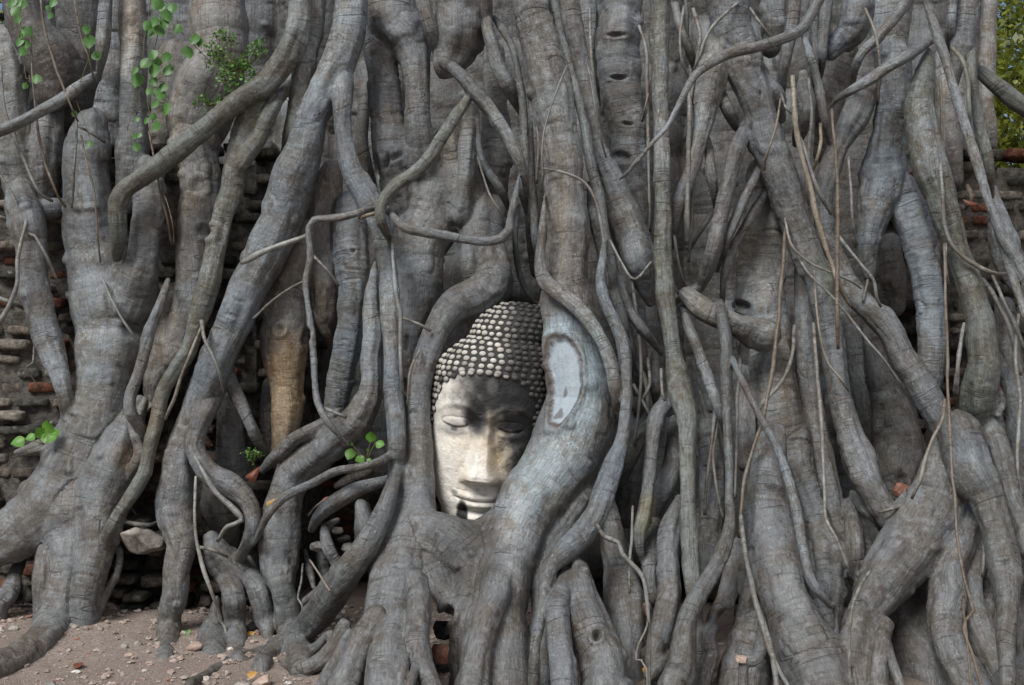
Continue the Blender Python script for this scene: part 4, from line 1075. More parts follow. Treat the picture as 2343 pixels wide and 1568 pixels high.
for s_ in (-1, 1):                                   # dark tone in the eye slits, lid arcs, irises and line of the lips
    x_ = a_ - s_ * 62
    sl_ = 4 - 8 * np.clip(1 - (x_ / 31)**2, 0, 1); rd_ = np.sqrt((x_ / 33)**2 + ((BBm - sl_) / 22)**2)
    dk = np.maximum(dk, .45 * bell((rd_ - 1.03) / .05) * (BBm > sl_) * sstep(fbm(a_ / 8, BBm / 8, 0, 96, 2), -.5, .1) * (f_ > 0))
    dk = np.maximum(dk, .92 * bell(((x_ + 3) / 12)**2) * bell(((BBm - sl_ + 5) / 7)**2) * (f_ > 0))
    dk = np.maximum(dk, .65 * bell((BBm - 4 + 8 * np.clip(1 - (x_ / 31)**2, 0, 1)) / 3.2) * (np.abs(x_) < 31) * (f_ > 0))
mm = a_ - 5
dk = np.maximum(dk, .2 * bell((BBm + 165 - 6 * (mm / 55)**2) / 2.2) * sstep(56 - np.abs(mm), 0, 20) * (f_ > 0))
dk = np.maximum(dk, .4 * sstep(BBm - np.interp(np.abs(a_), [0, 60, 95, 110, 117, 122], [121, 116, 98, 72, 30, -60]), -10, 4))
base = base + (CRUST - base) * dk[..., None]
base *= (1 + .12 * fbm(a_ / 9, BBm / 9, f_ / 9, 93, 3))[..., None]
mesh_from('face', Wd.reshape(-1, 3), grid_quads(len(bb), len(pf))[:, ::-1], mat=MAT_STONE, parent=head, colr={'tint': np.clip(base, .01, 1).reshape(-1, 3)})

# hair: a dark cap set with rows of small beads, and the knob on the crown
pf = np.linspace(0, 2 * np.pi, 160, endpoint=False)
bb = np.concatenate([np.linspace(-60, 190, 90), np.linspace(193, 293, 60)])
PH, BBm = np.meshgrid(pf, bb)
a_, f_ = head_base(PH, BBm, 1.2)
HV = head_world(a_ + shear(BBm), BBm, f_).reshape(-1, 3)
hq = grid_quads(len(bb), len(pf))[:, ::-1]
hl = hairline(PH, np.abs(a_)).ravel()
ok = (BBm.ravel() > hl)
hq = hq[ok[hq].all(1)]
hcol = np.tile(np.array((.026, .025, .024)), (len(HV), 1))
HVs, HQs, HCs = [HV], [hq], [hcol]; cnt = len(HV)
prof_b = np.linspace(-40, 291, 900)
prof_w = np.interp(prof_b, HB, HW)
arc = np.concatenate([[0], np.cumsum(np.hypot(np.diff(prof_w) * .7, np.diff(prof_b)))])
rows = np.interp(np.arange(4, arc[-1], 13.4), arc, prof_b)
nu, nw = 9, 5
ua = np.arange(nu) / nu * 2 * np.pi; wa = np.linspace(-.35, np.pi / 2, nw)
bead = np.stack([np.outer(np.cos(wa), np.cos(ua)), np.outer(np.cos(wa), np.sin(ua)), np.repeat(np.sin(wa)[:, None], nu, 1)], -1).reshape(-1, 3)
bq = grid_quads(nw, nu)
spots = []
for k, b0 in enumerate(rows):
    w0 = np.interp(b0, HB, HW)
    n = max(5, int(2 * np.pi * w0 * .93 / (18.2 if b0 < 200 else 16.5)))
    for i in range(n):
        p = (i + .5 * (k % 2)) / n * 2 * np.pi - np.pi
        aa, ff = head_base(np.array(p), np.array(b0), 3.0)
        if b0 > float(hairline(np.array(p), np.abs(aa))) + 5 and math.cos(p) > -.75: spots.append((p, b0))
for p in np.linspace(-1.5, 1.5, 19):                  # one row follows the edge of the hair
    aa, _ = head_base(np.array(p), np.array(100.0), 3.0)
    h0 = float(hairline(np.array(p), np.abs(aa)))
    aa, _ = head_base(np.array(p), np.array(h0), 3.0)
    spots.append((p, float(hairline(np.array(p), np.abs(aa))) + 3))
for p, b0 in spots:
    p += random.uniform(-.015, .015); b0 += random.uniform(-1.2, 1.2)
    def at_(pp, b1):
        aa, ff = head_base(np.array(pp), np.array(b1), 1.2)
        return head_world(aa + shear(np.array(b1)), np.array(b1), ff)
    c0 = at_(p, b0); du = at_(p + .01, b0) - at_(p - .01, b0); dv = at_(p, min(b0 + 1, 292.5)) - at_(p, b0 - 1)
    du /= np.linalg.norm(du) + 1e-12; nn = np.cross(du, dv); nn /= np.linalg.norm(nn) + 1e-12
    if nn @ (c0 - head_world(np.array(shear(np.array(b0))), np.array(b0 - 20), np.array(0.0))) < 0: nn = -nn
    dv = np.cross(nn, du)
    sz = HS * (8.6 if b0 < 200 else 7.8) * random.uniform(.86, 1.08)
    v = c0 + sz * (bead[:, :1] * du + bead[:, 1:2] * dv * .8 + bead[:, 2:] * nn * .6)
    X = 1107 + (c0 @ hv / HS) * .9945 + (c0 @ hu / HS) * .1045; Y = 973 + (c0 @ hv / HS) * .1045 - (c0 @ hu / HS) * .9945
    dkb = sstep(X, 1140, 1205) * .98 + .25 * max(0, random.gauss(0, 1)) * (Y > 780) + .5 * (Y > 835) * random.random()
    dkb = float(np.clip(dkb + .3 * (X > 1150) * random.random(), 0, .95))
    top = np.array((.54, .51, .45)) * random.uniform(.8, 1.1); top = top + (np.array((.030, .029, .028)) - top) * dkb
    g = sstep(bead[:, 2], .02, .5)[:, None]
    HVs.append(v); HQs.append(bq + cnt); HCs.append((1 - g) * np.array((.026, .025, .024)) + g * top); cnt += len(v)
    cap = np.arange((nw - 1) * nu, nw * nu)
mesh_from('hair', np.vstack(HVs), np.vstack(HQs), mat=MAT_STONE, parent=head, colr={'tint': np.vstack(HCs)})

# ------------------------------------------------------------------ ground
def ground_z(x, y):
    z = .028 * fbm(x * 1.7, y * 1.7, 0, 101, 3) + .012 * fbm(x * 9, y * 9, 0, 102, 3)
    z = z + .03 * (1 - sstep(x, -1.1, -.5)) * sstep(y, 3.9, 4.3) + .05 * bell((x + 1.75) / .5) * bell((y - 4.75) / .4) - .015
    return z * (1 - .7 * sstep(np.hypot(x, y - 4.5), 4, 12))
gx = np.unique(np.concatenate([np.linspace(-90, -3, 24), np.linspace(-3, 3, 330), np.linspace(3, 90, 24)]))
gy = np.unique(np.concatenate([np.linspace(-60, 2.4, 22), np.linspace(2.4, 5.6, 190), np.linspace(5.6, 140, 34)]))
GX, GY = np.meshgrid(gx, gy)
gm = NT('dry_soil'); _o = gm.n('ShaderNodeTexCoord').outputs['Object']
_c = gm.mix(gm.ramp(gm.noise(_o, 4, 4, .6), .35, .65), (.30, .245, .205), (.40, .33, .28))
_c = gm.mix(gm.ramp(gm.noise(_o, 45, 4, .7), .35, .62, .75, 0), _c, (.27, .21, .175))
_c = gm.mix(gm.ramp(gm.noise(_o, 160, 2, .5), .62, .70, 0, .8), _c, (.50, .44, .38))
gm.l(_c, gm.b.inputs['Base Color']); gm.b.inputs['Roughness'].default_value = .95; gm.b.inputs['Specular IOR Level'].default_value = .1
gm.l(gm.bump(gm.noise(_o, 60, 6, .75), .02), gm.b.inputs['Normal'])
tag(mesh_from('ground', np.stack([GX, GY, ground_z(GX, GY)], -1).reshape(-1, 3), grid_quads(len(gy), len(gx), False), mat=gm.m), kind='structure')

# ------------------------------------------------------------------ stones and bricks
def ico_points():
    p = (1 + 5**.5) / 2
    v = np.array([(-1, p, 0), (1, p, 0), (-1, -p, 0), (1, -p, 0), (0, -1, p), (0, 1, p), (0, -1, -p), (0, 1, -p), (p, 0, -1), (p, 0, 1), (-p, 0, -1), (-p, 0, 1)], float)
    f = [(0, 11, 5), (0, 5, 1), (0, 1, 7), (0, 7, 10), (0, 10, 11), (1, 5, 9), (5, 11, 4), (11, 10, 2), (10, 7, 6), (7, 1, 8), (3, 9, 4), (3, 4, 2), (3, 2, 6), (3, 6, 8), (3, 8, 9), (4, 9, 5), (2, 4, 11), (6, 2, 10), (8, 6, 7), (9, 8, 1)]
    return v / np.linalg.norm(v, axis=1)[:, None], np.array(f)
def ico(sub):
    v, f = ico_points()
    for _ in range(sub):
        e = {}; v = list(v); nf = []
        def mid(a, b):
            k = (min(a, b), max(a, b))
            if k not in e:
                q = (np.asarray(v[a]) + v[b]); v.append(q / np.linalg.norm(q)); e[k] = len(v) - 1
            return e[k]
        for a, b, c in f:
            x, y, z = mid(a, b), mid(b, c), mid(c, a)
            nf += [(a, x, z), (b, y, x), (c, z, y), (x, y, z)]
        v = np.array(v); f = np.array(nf)
    return np.array(v), np.array(f)
I1, I3 = ico(1), ico(3)
def rock_verts(size, seed_, box=.35, rough=.22, cuts=6, lvl=.76):
    v, f = I3
    n = np.abs(v).max(1)[:, None]
    p = v * (1 - box) + v / n * box * .8
    p = p * (1 + rough * fbm(v[:, 0] * 1.4, v[:, 1] * 1.4, v[:, 2] * 1.4, seed_, 3))[:, None]
    # broken facets
    r_ = np.random.default_rng(seed_)
    for _ in range(cuts):
        d = r_.normal(size=3); d /= np.linalg.norm(d)
        h = p @ d - lvl * r_.uniform(.9, 1.1)
        p = p - np.maximum(h, 0)[:, None] * d
    p *= 1 + .03 * noise3(v[:, 0] * 7, v[:, 1] * 7, v[:, 2] * 7, seed_)[:, None]
    return p * np.array(size), f
def M(n, c1, c2, **k): return simple_material(n, c1, c2, **k)
MAT_STN = {'grey': M('grey_rubble', (.16, .15, .135), (.30, .28, .25), scale=30, bump=.006),
           'pale': M('pale_rubble', (.22, .20, .17), (.50, .45, .38), scale=26, bump=.012),
           'pink': M('pinkish_rubble', (.36, .25, .19), (.47, .36, .29), scale=30, bump=.005),
           'red': M('red_brick_clay', (.20, .085, .058), (.30, .145, .10), scale=30, bump=.008, speck=(.30, .24, .20)),
           'dark': M('blackened_stone', (.035, .033, .03), (.11, .10, .085), scale=30, bump=.006)}
def rock(name, x, y, D, size, mat, label, cat, rot=0, seed_=1, box=.35, group=None, rough=.22, cuts=6, lvl=.76):
    v, f = rock_verts(size, seed_, box, rough, cuts, lvl)
    o = mesh_from(name, v, tris=f, mat=MAT_STN[mat], smooth=True)
    o.location = px(x, y, D); o.rotation_euler = (random.uniform(-.2, .2), math.radians(rot), random.uniform(-.4, .4))
    return tag(o, label, cat, group)
def on_ground(x, y):
    return EYE / (y - 784) * FOC
rock('brick', 1018, 1497, 4.16, (.060, .05, .040), 'red', 'red brick wedged in the dark opening under the stone head', 'brick', 2, 11, .9, rough=.06)
rock('rubble_stone', 1022, 1440, 4.28, (.055, .06, .03), 'dark', 'blackened stone wedged above the red brick under the head', 'stone', 4, 12, .5)
rock('stone_slab', 330, 1236, 4.70, (.108, .09, .060), 'pale', 'rough pale stone slab caught between two roots over the dark bricks', 'stone', 7, 13, .85, rough=.35, cuts=16, lvl=.72)
rock('brick_fragment', 2066, 1126, 4.52, (.046, .04, .038), 'red', 'broken red brick lodged in the fork of the right hand roots', 'brick', 15, 14, .5)
rock('brick_fragment', 1491, 1237, 4.50, (.032, .03, .020), 'red', 'red brick scrap in the gap beside the mossy yellow root', 'brick', -25, 15, .5)
rock('brick_fragment', 1478, 1259, 4.46, (.016, .02, .014), 'red', 'tiny red brick scrap just under the tip of the mossy yellow root', 'brick', -15, 16, .5)
rock('rubble_stone', 1484, 1502, 4.06, (.030, .03, .034), 'dark', 'dark reddish stone lying beside the small green sprout', 'stone', -20, 17, .2)
rock('brick_fragment', 1503, 1486, 4.10, (.014, .014, .012), 'red', 'small red chip behind the dark stone near the green sprout', 'brick', -20, 18, .3)
rock('rubble_stone', 1695, 1508, 3.78, (.022, .02, .014), 'pink', 'flat pink stone resting in a root hollow near the bottom edge', 'stone', 8, 19, .7)
rock('rubble_stone', 771, 1214, 4.55, (.026, .03, .015), 'pale', 'pale stone uppermost of the three in the hole left of the head', 'stone', 6, 20, .4)
rock('rubble_stone', 787, 1232, 4.56, (.030, .03, .015), 'dark', 'dark stone between two others in the hole left of the head', 'stone', 3, 21, .4)
rock('rubble_stone', 798, 1254, 4.53, (.032, .03, .020), 'grey', 'grey stone lowest of the three in the hole left of the head', 'stone', -4, 22, .4)
rock('rubble_stone', 728, 1250, 4.55, (.034, .03, .022), 'grey', 'rounded grey brown stone behind the hooked small root', 'stone', -4, 23, .3)
rock('brick_fragment', 748, 1148, 4.55, (.034, .03, .020), 'red', 'dusty red brick piece behind the arched pale root', 'brick', -24, 24, .4)
rock('brick_fragment', 1478, 1395, 4.2, (.012, .02, .030), 'red', 'narrow upright red brick splinter between two roots', 'brick', -8, 25, .6)
for i, (x, y, r, m, lb) in enumerate(((446, 1490, 17, 'pink', 'largest pinkish stone at the foot of the left roots'), (517, 1422 + 26, 10, 'grey', 'grey stone stuck between the two legs of a forked root'),
        (577, 1440, 14, 'grey', 'grey upright stone beside the forked root by the soil'), (556, 1556, 17, 'pale', 'pale stone right of a peach coloured one on the soil'),
        (600, 1548, 19, 'pink', 'peach coloured stone against the roots at the bottom edge'), (32, 1427, 9, 'pink', 'pinkish stone at the far left on the soil mound'),
        (285, 1485, 8, 'pale', 'white round pebble on the open soil, left of its twin'), (315, 1480, 9, 'pale', 'pale grey pebble on the open soil, right of its twin'),
        (208, 1441, 10, 'pale', 'chalky chip on the slope beside the biggest left root foot'), (222, 1439, 12, 'pink', 'brownish pink stone on the slope beside the left root foot'),
        (116, 1558, 12, 'grey', 'flat greenish grey stone at the bottom left'), (31, 1464, 11, 'pale', 'pale chip on the dusty ridge at the far left'),
        (170, 1460, 8, 'pale', 'small light chip under the biggest left root foot'), (295, 1505, 10, 'pink', 'reddish pink stone below the two white pebbles'),
        (470, 1560, 12, 'pink', 'flat pinkish shard in front of the root lying on soil'), (640, 1566, 7, 'pale', 'white pebble under the roots at the bottom'))):
    D = on_ground(0, y) * .985
    rr = r / FOC * D
    o = rock('loose_stone', x, y, D, (rr * 1.15, rr, rr * .75), m, lb, 'stone', random.uniform(-20, 20), 40 + i, .4, 'loose stones on the soil')
    o.location.z = float(ground_z(o.location.x, o.location.y)) + rr * .35

# gravel and crumbs of soil, past counting
n = 11000
gxs = rng.uniform(-2.6, 2.2, n); gys = 3.55 + 1.65 * rng.random(n)
keep = (gxs < .0) | (rng.random(n) < .35)
gxs, gys = gxs[keep], gys[keep]; n = len(gxs)
gr = .002 + .011 * rng.random(n)**5
v0, f0 = I1
gv = v0[None] * (1 + .35 * rng.uniform(-1, 1, (n, len(v0), 1))) * gr[:, None, None] * np.stack([rng.uniform(.8, 1.5, n), rng.uniform(.8, 1.3, n), rng.uniform(.5, .9, n)], -1)[:, None]
gv += np.stack([gxs, gys, ground_z(gxs, gys) + gr * .3], -1)[:, None]
gf = (f0[None] + (np.arange(n) * len(v0))[:, None, None]).reshape(-1, 3)
pal = np.array([(.33, .27, .225), (.25, .20, .165), (.46, .41, .36), (.38, .29, .24), (.28, .13, .09), (.6, .56, .5)])
gc = pal[rng.choice(6, n, p=[.45, .34, .06, .1, .03, .02])]
gmat = simple_material('gravel_crumbs', (.9, .9, .9), (1.1, 1.1, 1.1), scale=200, bump=0, attr='tint')
tag(mesh_from('gravel', gv.reshape(-1, 3), tris=gf, mat=gmat, smooth=False, colr={'tint': np.repeat(gc, len(v0), 0)}), kind='stuff')

# ------------------------------------------------------------------ old brick wall behind the tree
def wall_y(x):
    x = np.asarray(x, float)
    return 5.00 + .72 * sstep(x, -1.15, -.85) - .60 * sstep(x, 1.75, 1.95)
nx_, ny_, nz_ = 7, 4, 4
bx, by, bz = np.meshgrid(np.linspace(-1, 1, nx_), np.linspace(-1, 1, ny_), np.linspace(-1, 1, nz_), indexing='ij')
shell = (np.abs(bx) == 1) | (np.abs(by) == 1) | (np.abs(bz) == 1)
bid = np.full(shell.shape, -1); bid[shell] = np.arange(shell.sum())
bp = np.stack([bx[shell], by[shell], bz[shell]], -1)
bqs = []
for ax_, dims in ((0, (ny_, nz_)), (1, (nx_, nz_)), (2, (nx_, ny_))):
    for side, sgn in ((0, 1), (-1, 0)):
        sl_ = [slice(None)] * 3; sl_[ax_] = side
        g = bid[tuple(sl_)]
        q = np.stack([g[:-1, :-1], g[1:, :-1], g[1:, 1:], g[:-1, 1:]], -1).reshape(-1, 4)
        flip = (sgn == 1) ^ (ax_ == 1)
        bqs.append(q[:, ::-1] if flip else q)
bqs = np.vstack(bqs)
WV, WQ, WC = [], [], []; cnt = 0
z = -.02; course = 0
while z < 1.98:
    hgt = .052 + .008 * rng.random()
    x = -3.6 + rng.random() * .2
    while x < 4.2:
        ln = rng.choice([.09, .13, .16, .20], p=[.25, .3, .3, .15]) * rng.uniform(.85, 1.1)
        if rng.random() > .07 and not (z > 1.9 and rng.random() < .35 and x < 1.7):
            half = np.array([ln / 2 - .007 - .010 * rng.random(), .075, hgt / 2 - .004 - .004 * rng.random()])
            p = bp * half
            rad = .014
            core = np.clip(p, -half + rad, half - rad)
            dd = p - core; L = np.linalg.norm(dd, axis=1)[:, None]
            p = core + dd / np.maximum(L, 1e-9) * np.minimum(L, rad)
            cx = x + ln / 2
            yy = float(wall_y(cx)) - (.24 * bell((cx + 1.55) / .24) if z < .40 else 0) + .075 + rng.normal() * .022 + (.06 if rng.random() < .12 else 0)
            rot = rng.normal() * .035; rz = rng.normal() * .05
            p = np.stack([p[:, 0] - rz * p[:, 1], p[:, 1] + rz * p[:, 0], p[:, 2] + rot * p[:, 0]], -1) + (cx, yy, z + hgt / 2)
            p += (.010 * fbm(p[:, 0] * 28, p[:, 1] * 28, p[:, 2] * 28, 120, 3))[:, None] * np.sign(bp) * .9
            t = rng.random()
            red = .16 if cx < -1 else .3
            c = np.array((.20, .085, .055)) if t < red else np.array((.20, .165, .135)) if t < .42 else np.array((.085, .08, .068)) if t < .8 else np.array((.27, .24, .20))
            c = c * rng.uniform(.8, 1.35)
            moss = sstep(fbm(np.array([cx * 2.2]), np.array([z * 3.0]), 0, 125, 2), -.15, .25)[0]
            c = c * (1 - .62 * moss) + np.array((.045, .046, .036)) * .62 * moss
            WV.append(p); WQ.append(bqs + cnt); WC.append(np.tile(c, (len(p), 1))); cnt += len(p)
        x += ln
    z += hgt + .004
    course += 1
bm_ = NT('old_brick'); _o = bm_.n('ShaderNodeTexCoord').outputs['Object']
_c = bm_.n('ShaderNodeAttribute', attribute_name='tint').outputs['Color']
_c = bm_.mix(bm_.ramp(bm_.noise(_o, 35, 5, .7), .38, .62, .8, 0), _c, bm_.mix(1.0, _c, (.3, .3, .28), 'MULTIPLY'))
_c = bm_.mix(bm_.ramp(bm_.noise(_o, 18, 4, .7), .60, .70, 0, .6), _c, (.30, .29, .25))
bm_.l(_c, bm_.b.inputs['Base Color']); bm_.b.inputs['Roughness'].default_value = .92; bm_.b.inputs['Specular IOR Level'].default_value = .15
bm_.l(bm_.bump(bm_.noise(_o, 55, 6, .75), .014), bm_.b.inputs['Normal'])
wall = empty('brick_wall', (0, 5.2, 0), 'ruined dark wall of old bricks standing behind the tree', 'wall')
W0 = np.array([0, 5.2, 0])
mesh_from('brickwork', np.vstack(WV) - W0, np.vstack(WQ), mat=bm_.m, parent=wall, smooth=True, colr={'tint': np.vstack(WC)})
xs = np.linspace(-3.6, 4.2, 120)
cv = np.array([[(x, float(wall_y(x)) + .024, -.1), (x, float(wall_y(x)) + .024, 1.93), (x, float(wall_y(x)) + .42, 1.93), (x, float(wall_y(x)) + .42, -.1)] for x in xs]).reshape(-1, 3)
mesh_from('mortar_core', cv - W0, grid_quads(120, 4)[:, ::-1], mat=simple_material('dark_mortar', (.05, .045, .038), (.14, .125, .105), scale=30, bump=.01), parent=wall, smooth=False)

# ------------------------------------------------------------------ leaves and small plants
MAT_LEAF = {'dark': leaf_material('creeper_leaf', (.065, .17, .035), (.11, .25, .05)),
            'fresh': leaf_material('young_leaf', (.10, .27, .03), (.17, .36, .05)),
            'bush': leaf_material('shrub_leaf', (.05, .14, .025), (.14, .28, .04)),
            'far': leaf_material('background_leaf', (.05, .08, .010), (.36, .38, .05), .45),  # sunshine beyond the wall put into the bright leaf colour
            'dry': leaf_material('dry_leaf', (.42, .20, .05), (.55, .32, .08), .2),
            'rust': leaf_material('rust_leaf', (.12, .038, .02), (.19, .06, .03), .1)}
MAT_STEM = simple_material('green_stem', (.09, .10, .04), (.15, .13, .06), scale=40, bump=0)
def leaf_shape(n=7, width=.62, fold=.25, curl=.25, tip=1.25):
    """a leaf blade in its own plane: x across, z along, folded at the midrib"""
    t = np.linspace(0, 1, n)
    wd = width * np.sin(np.pi * t**.8)**.8 * (1 - .15 * t); wd[0] = .03; wd[-1] = .01
    rows_ = []
    for i in range(n):
        for s in (-1, -.5, 0, .5, 1):
            rows_.append((s * wd[i], -curl * (t[i] - .3)**2 * 1.6 + fold * abs(s) * wd[i], t[i] * tip))
    V_ = np.array(rows_); q = []
    for i in range(n - 1):
        for j in range(4):
            q.append((i * 5 + j, i * 5 + j + 1, i * 5 + 6 + j, i * 5 + 5 + j))
    return V_, np.array(q)
def frame(d, face):
    d = np.asarray(d, float) / np.linalg.norm(d); f = np.asarray(face, float); f = f - (f @ d) * d; f /= np.linalg.norm(f) + 1e-9
    return np.stack([np.cross(f, d), f, d])
def put_leaf(shape, pos, size, d, face):
    V_, q = shape
    return pos + size * (V_ * (1, -1, 1)) @ frame(d, face), q
def join(parts_):
    v = []; q = []; c = 0
    for a, b in parts_:
        v.append(a); q.append(np.asarray(b) + c); c += len(a)
    return np.vstack(v), np.vstack(q)
def stem_mesh(name, lines, mat, parent, org):
    v = []; q = []; t = []; c = 0
    for C in lines:
        a, b, e, _ = tube(C, 6)
        v.append(a); q.append(b + c); t.append(e + c); c += len(a)
    return mesh_from(name, np.vstack(v) - org, np.vstack(q), np.vstack(t), mat, parent)
LEAF = leaf_shape(); ROUND = leaf_shape(width=.5, tip=1.05, curl=.15); NARROW = leaf_shape(width=.3, tip=1.4)
def creeper(label, strands, leaves, f0, mat='dark', shape=None, group=None, cat='plant', name='creeper_plant'):
    """hanging plant: strands of photo points, leaves as x y radius"""
    x0, y0 = strands[0][0][:2]
    org = px(x0, y0, front_depth(x0, y0) - f0)
    e = empty(name, org, label, cat, group)
    lines = []
    for s in strands:
        C = np.array([[*px(a, b, front_depth(a, b) - f0 - random.uniform(-.012, .012)), .0016] for a, b in s])
        lines.append(catmull(C, .03))
    stem_mesh('stem', lines, MAT_STEM, e, org)
    allp = np.vstack(lines)[:, :3]
    for a, b, r in leaves:
        D = front_depth(a, b) - f0 - random.uniform(.0, .05)
        c = px(a, b, D); s = 1.2 * r / FOC * D
        d = np.array([random.uniform(-.5, .5), random.uniform(-.35, .1), -1.0]); d /= np.linalg.norm(d)
        face = np.array([random.uniform(-.6, .6), -1.0, random.uniform(.1, .9)])
        v, q = put_leaf(shape or ROUND, c - d * s * 1.0, s * 1.95, d, face)
        near = allp[np.argmin(np.linalg.norm(allp - v[0], axis=1))]
        o = mesh_from('leaf', v - org, q, mat=MAT_LEAF[mat], parent=e)
        pv, pq, pt, _ = tube(np.array([[*near, .0011], [*((near + v[2]) / 2 + (0, -.004, .006)), .001], [*v[2], .0009]]), 4)
        mesh_from('petiole', pv - org, pq, pt, MAT_STEM, o)
    return e
k = .3827
def tl(*a): return [(x * k, y * k, r * k) for x, y, r in a]
creeper('green creeper with round leaves hanging over the whitish stem at upper left', [[(345, -12), (340, 40), (330, 90), (325, 160), (310, 230), (290, 300)], [(372, -12), (365, 60), (350, 130), (344, 190), (338, 240), (350, 280)], [(380, 40), (400, 60), (425, 85), (450, 110), (470, 130)], [(318, 180), (314, 215), (316, 240)]],
        tl((940, 25, 36), (985, 60, 36), (1030, 50, 28), (1000, 95, 34), (880, 155, 28), (925, 130, 28), (910, 195, 33), (955, 185, 34), (985, 140, 28), (1060, 175, 28), (1125, 315, 34), (1160, 235, 32), (1190, 255, 26), (995, 345, 29), (915, 330, 30), (865, 380, 32), (940, 375, 26), (803, 425, 25), (820, 482, 37), (920, 425, 36), (1000, 420, 37), (918, 490, 26), (970, 525, 30), (955, 565, 37), (925, 622, 27), (990, 655, 37), (890, 548, 22), (915, 700, 21), (872, 725, 20), (930, 757, 30), (820, 716, 16), (800, 818, 17), (830, 810, 17), (816, 882, 24)), .20)
creeper('green creeper with dark leaves hanging at the top left corner', [[(30, -12), (38, 60), (52, 110), (60, 180), (80, 185)], [(55, -12), (45, 30), (50, 75), (55, 130)]],
        tl((70, 20, 30), (120, 15, 30), (90, 70, 30), (105, 118, 22), (160, 190, 32), (155, 268, 26), (115, 252, 28), (132, 310, 26), (125, 215, 22), (218, 475, 28), (150, 515, 18), (140, 30, 24)), .16)
creeper('thin creeper with a few long leaves beside the dark hollow', [[(170, -12), (185, 60), (195, 80), (205, 120), (190, 170), (170, 220)], [(118, -12), (116, 30)]],
        tl((532, 250, 36), (577, 335, 30), (515, 180, 24), (300, 95, 18), (315, 20, 26), (445, 682, 18), (536, 862, 20), (290, 52, 18)), .18)
def leafy(name, label, cat, spots, f0, mat, shape, count, size, spread, base):
    org = px(*base, front_depth(*base) - f0)
    e = empty(name, org, label, cat)
    lines = []; lv = []
    for a, b in spots:
        D = front_depth(a, b) - f0
        c = px(a, b, D)
        lines.append(catmull(np.array([[*org, .003], [*((org + c) / 2 + rng.normal(size=3) * .01), .0022], [*c, .001]]), .02))
        for _ in range(count):
            p = c + rng.normal(size=3) * spread * np.array((1, .8, 1))
            d = rng.normal(size=3) * .7 + (0, -.4, .2)
            lv.append(put_leaf(shape, p, size * rng.uniform(.6, 1.3), d, (rng.normal() * .5, -1, .8)))
            if rng.random() < .4:
                lines.append(np.array([[*c, .001], [*((c + p) / 2), .0009], [*p, .0007]]))
    stem_mesh('stem', lines, MAT_STEM, e, org)
    v, q = join(lv)
    mesh_from('foliage', v - org, q, mat=MAT_LEAF[mat], parent=e)
    return e
leafy('leafy_shrub', 'small bushy green plant growing from the crossing of two stems', 'plant',
      [(x * k, y * k) for x, y in ((1340, 200), (1310, 240), (1375, 230), (1290, 320), (1330, 340), (1380, 380), (1540, 260), (1520, 310), (1540, 330), (1480, 370), (1430, 420), (1440, 380), (1350, 490), (1400, 470), (1390, 420), (1340, 430), (1510, 440), (1450, 470), (1380, 520), (1260, 300), (1250, 380))],
      .19, 'bush', LEAF, 26, .011, .017, (548, 175))
leafy('leafy_shrub', 'little tuft of green leaves just above the olive diagonal root', 'plant',
      [(x * k, y * k) for x, y in ((1215, 590), (1240, 630), (1320, 600), (1300, 620), (1240, 685), (1335, 610), (1200, 600))], .17, 'bush', LEAF, 15, .010, .012, (500, 245))
leafy('leafy_shrub', 'tiny dark fern tuft in the cleft beside a curled red leaf', 'plant', [(570, 1035), (578, 1045), (585, 1040)], .06, 'bush', LEAF, 20, .010, .012, (578, 1062))
def seedling(label, base, leaves, f0, mat='fresh', shape=None):
    org = px(*base, front_depth(*base) - f0)
    e = empty('seedling', org, label, 'plant')
    for a, b, r, dx, dz in leaves:
        D = front_depth(a, b) - f0 - .02
        c = px(a, b, D); s = r / FOC * D
        d = np.array([dx, -.25, dz])
        v, q = put_leaf(shape or LEAF, c - d / np.linalg.norm(d) * s, s * 1.7, d, (0, -1, .55))
        o = mesh_from('leaf', v - org, q, mat=MAT_LEAF[mat], parent=e)
        pv, pq, pt, _ = tube(catmull(np.array([[*org, .0018], [*((org + v[2]) / 2 + (0, -.01, .004)), .0014], [*v[2], .001]]), .015), 5)
        mesh_from('petiole', pv - org, pq, pt, MAT_STEM, o)
    return e
seedling('bright green seedling with lobed leaves on the left brick wall', (100, 1018), [(42, 1010, 15, -.9, -.5), (70, 1000, 11, -.6, -.5), (92, 990, 14, -.3, .5), (108, 978, 17, .3, 1), (118, 1000, 14, .8, -.3), (104, 1002, 12, 0, -1), (128, 990, 11, .9, .3)], .05)
seedling('green seedling with heart shaped leaves in the dark hollow left of the head', (838, 1058), [(800, 1039, 13, -.25, -1), (848, 1000, 13, .1, 1), (869, 1016, 11, .9, -.3), (823, 1050, 11, -.6, -.4), (842, 1029, 4, 0, 1), (844, 1053, 6, .6, -.2), (804, 1016, 4, -.4, .4)], .10)
seedling('single bright green sprout beside the dark stone on the right', (1530, 1490), [(1508, 1455, 13, -1, .25), (1527, 1472, 7, .1, -.6)], .06, shape=NARROW)
seedling('tiny green seedling on the bricks beside the widest left trunk', (176, 812), [(179, 806, 8, .2, 1), (181, 820, 5, .6, -.5)], -.06)
def fallen(label, x, y, r, mat, D=None, tilt=.35, rot=0, grp=None, shape=None):
    D = D or on_ground(0, y) * .985
    c = px(x, y, D); s = r / FOC * D
    if D > 4.0 and mat != 'rust': c[2] = max(c[2], float(ground_z(c[0], c[1])) + .004)
    d = np.array([math.cos(rot), math.sin(rot) * .5, math.sin(rot) * .3])
    v, q = put_leaf(shape or LEAF, np.zeros(3) - d * s, s * 1.6, d, (0, -tilt, 1))
    o = mesh_from('fallen_leaf', v, q, mat=MAT_LEAF[mat])
    o.location = c
    return tag(o, label, 'leaf', grp)
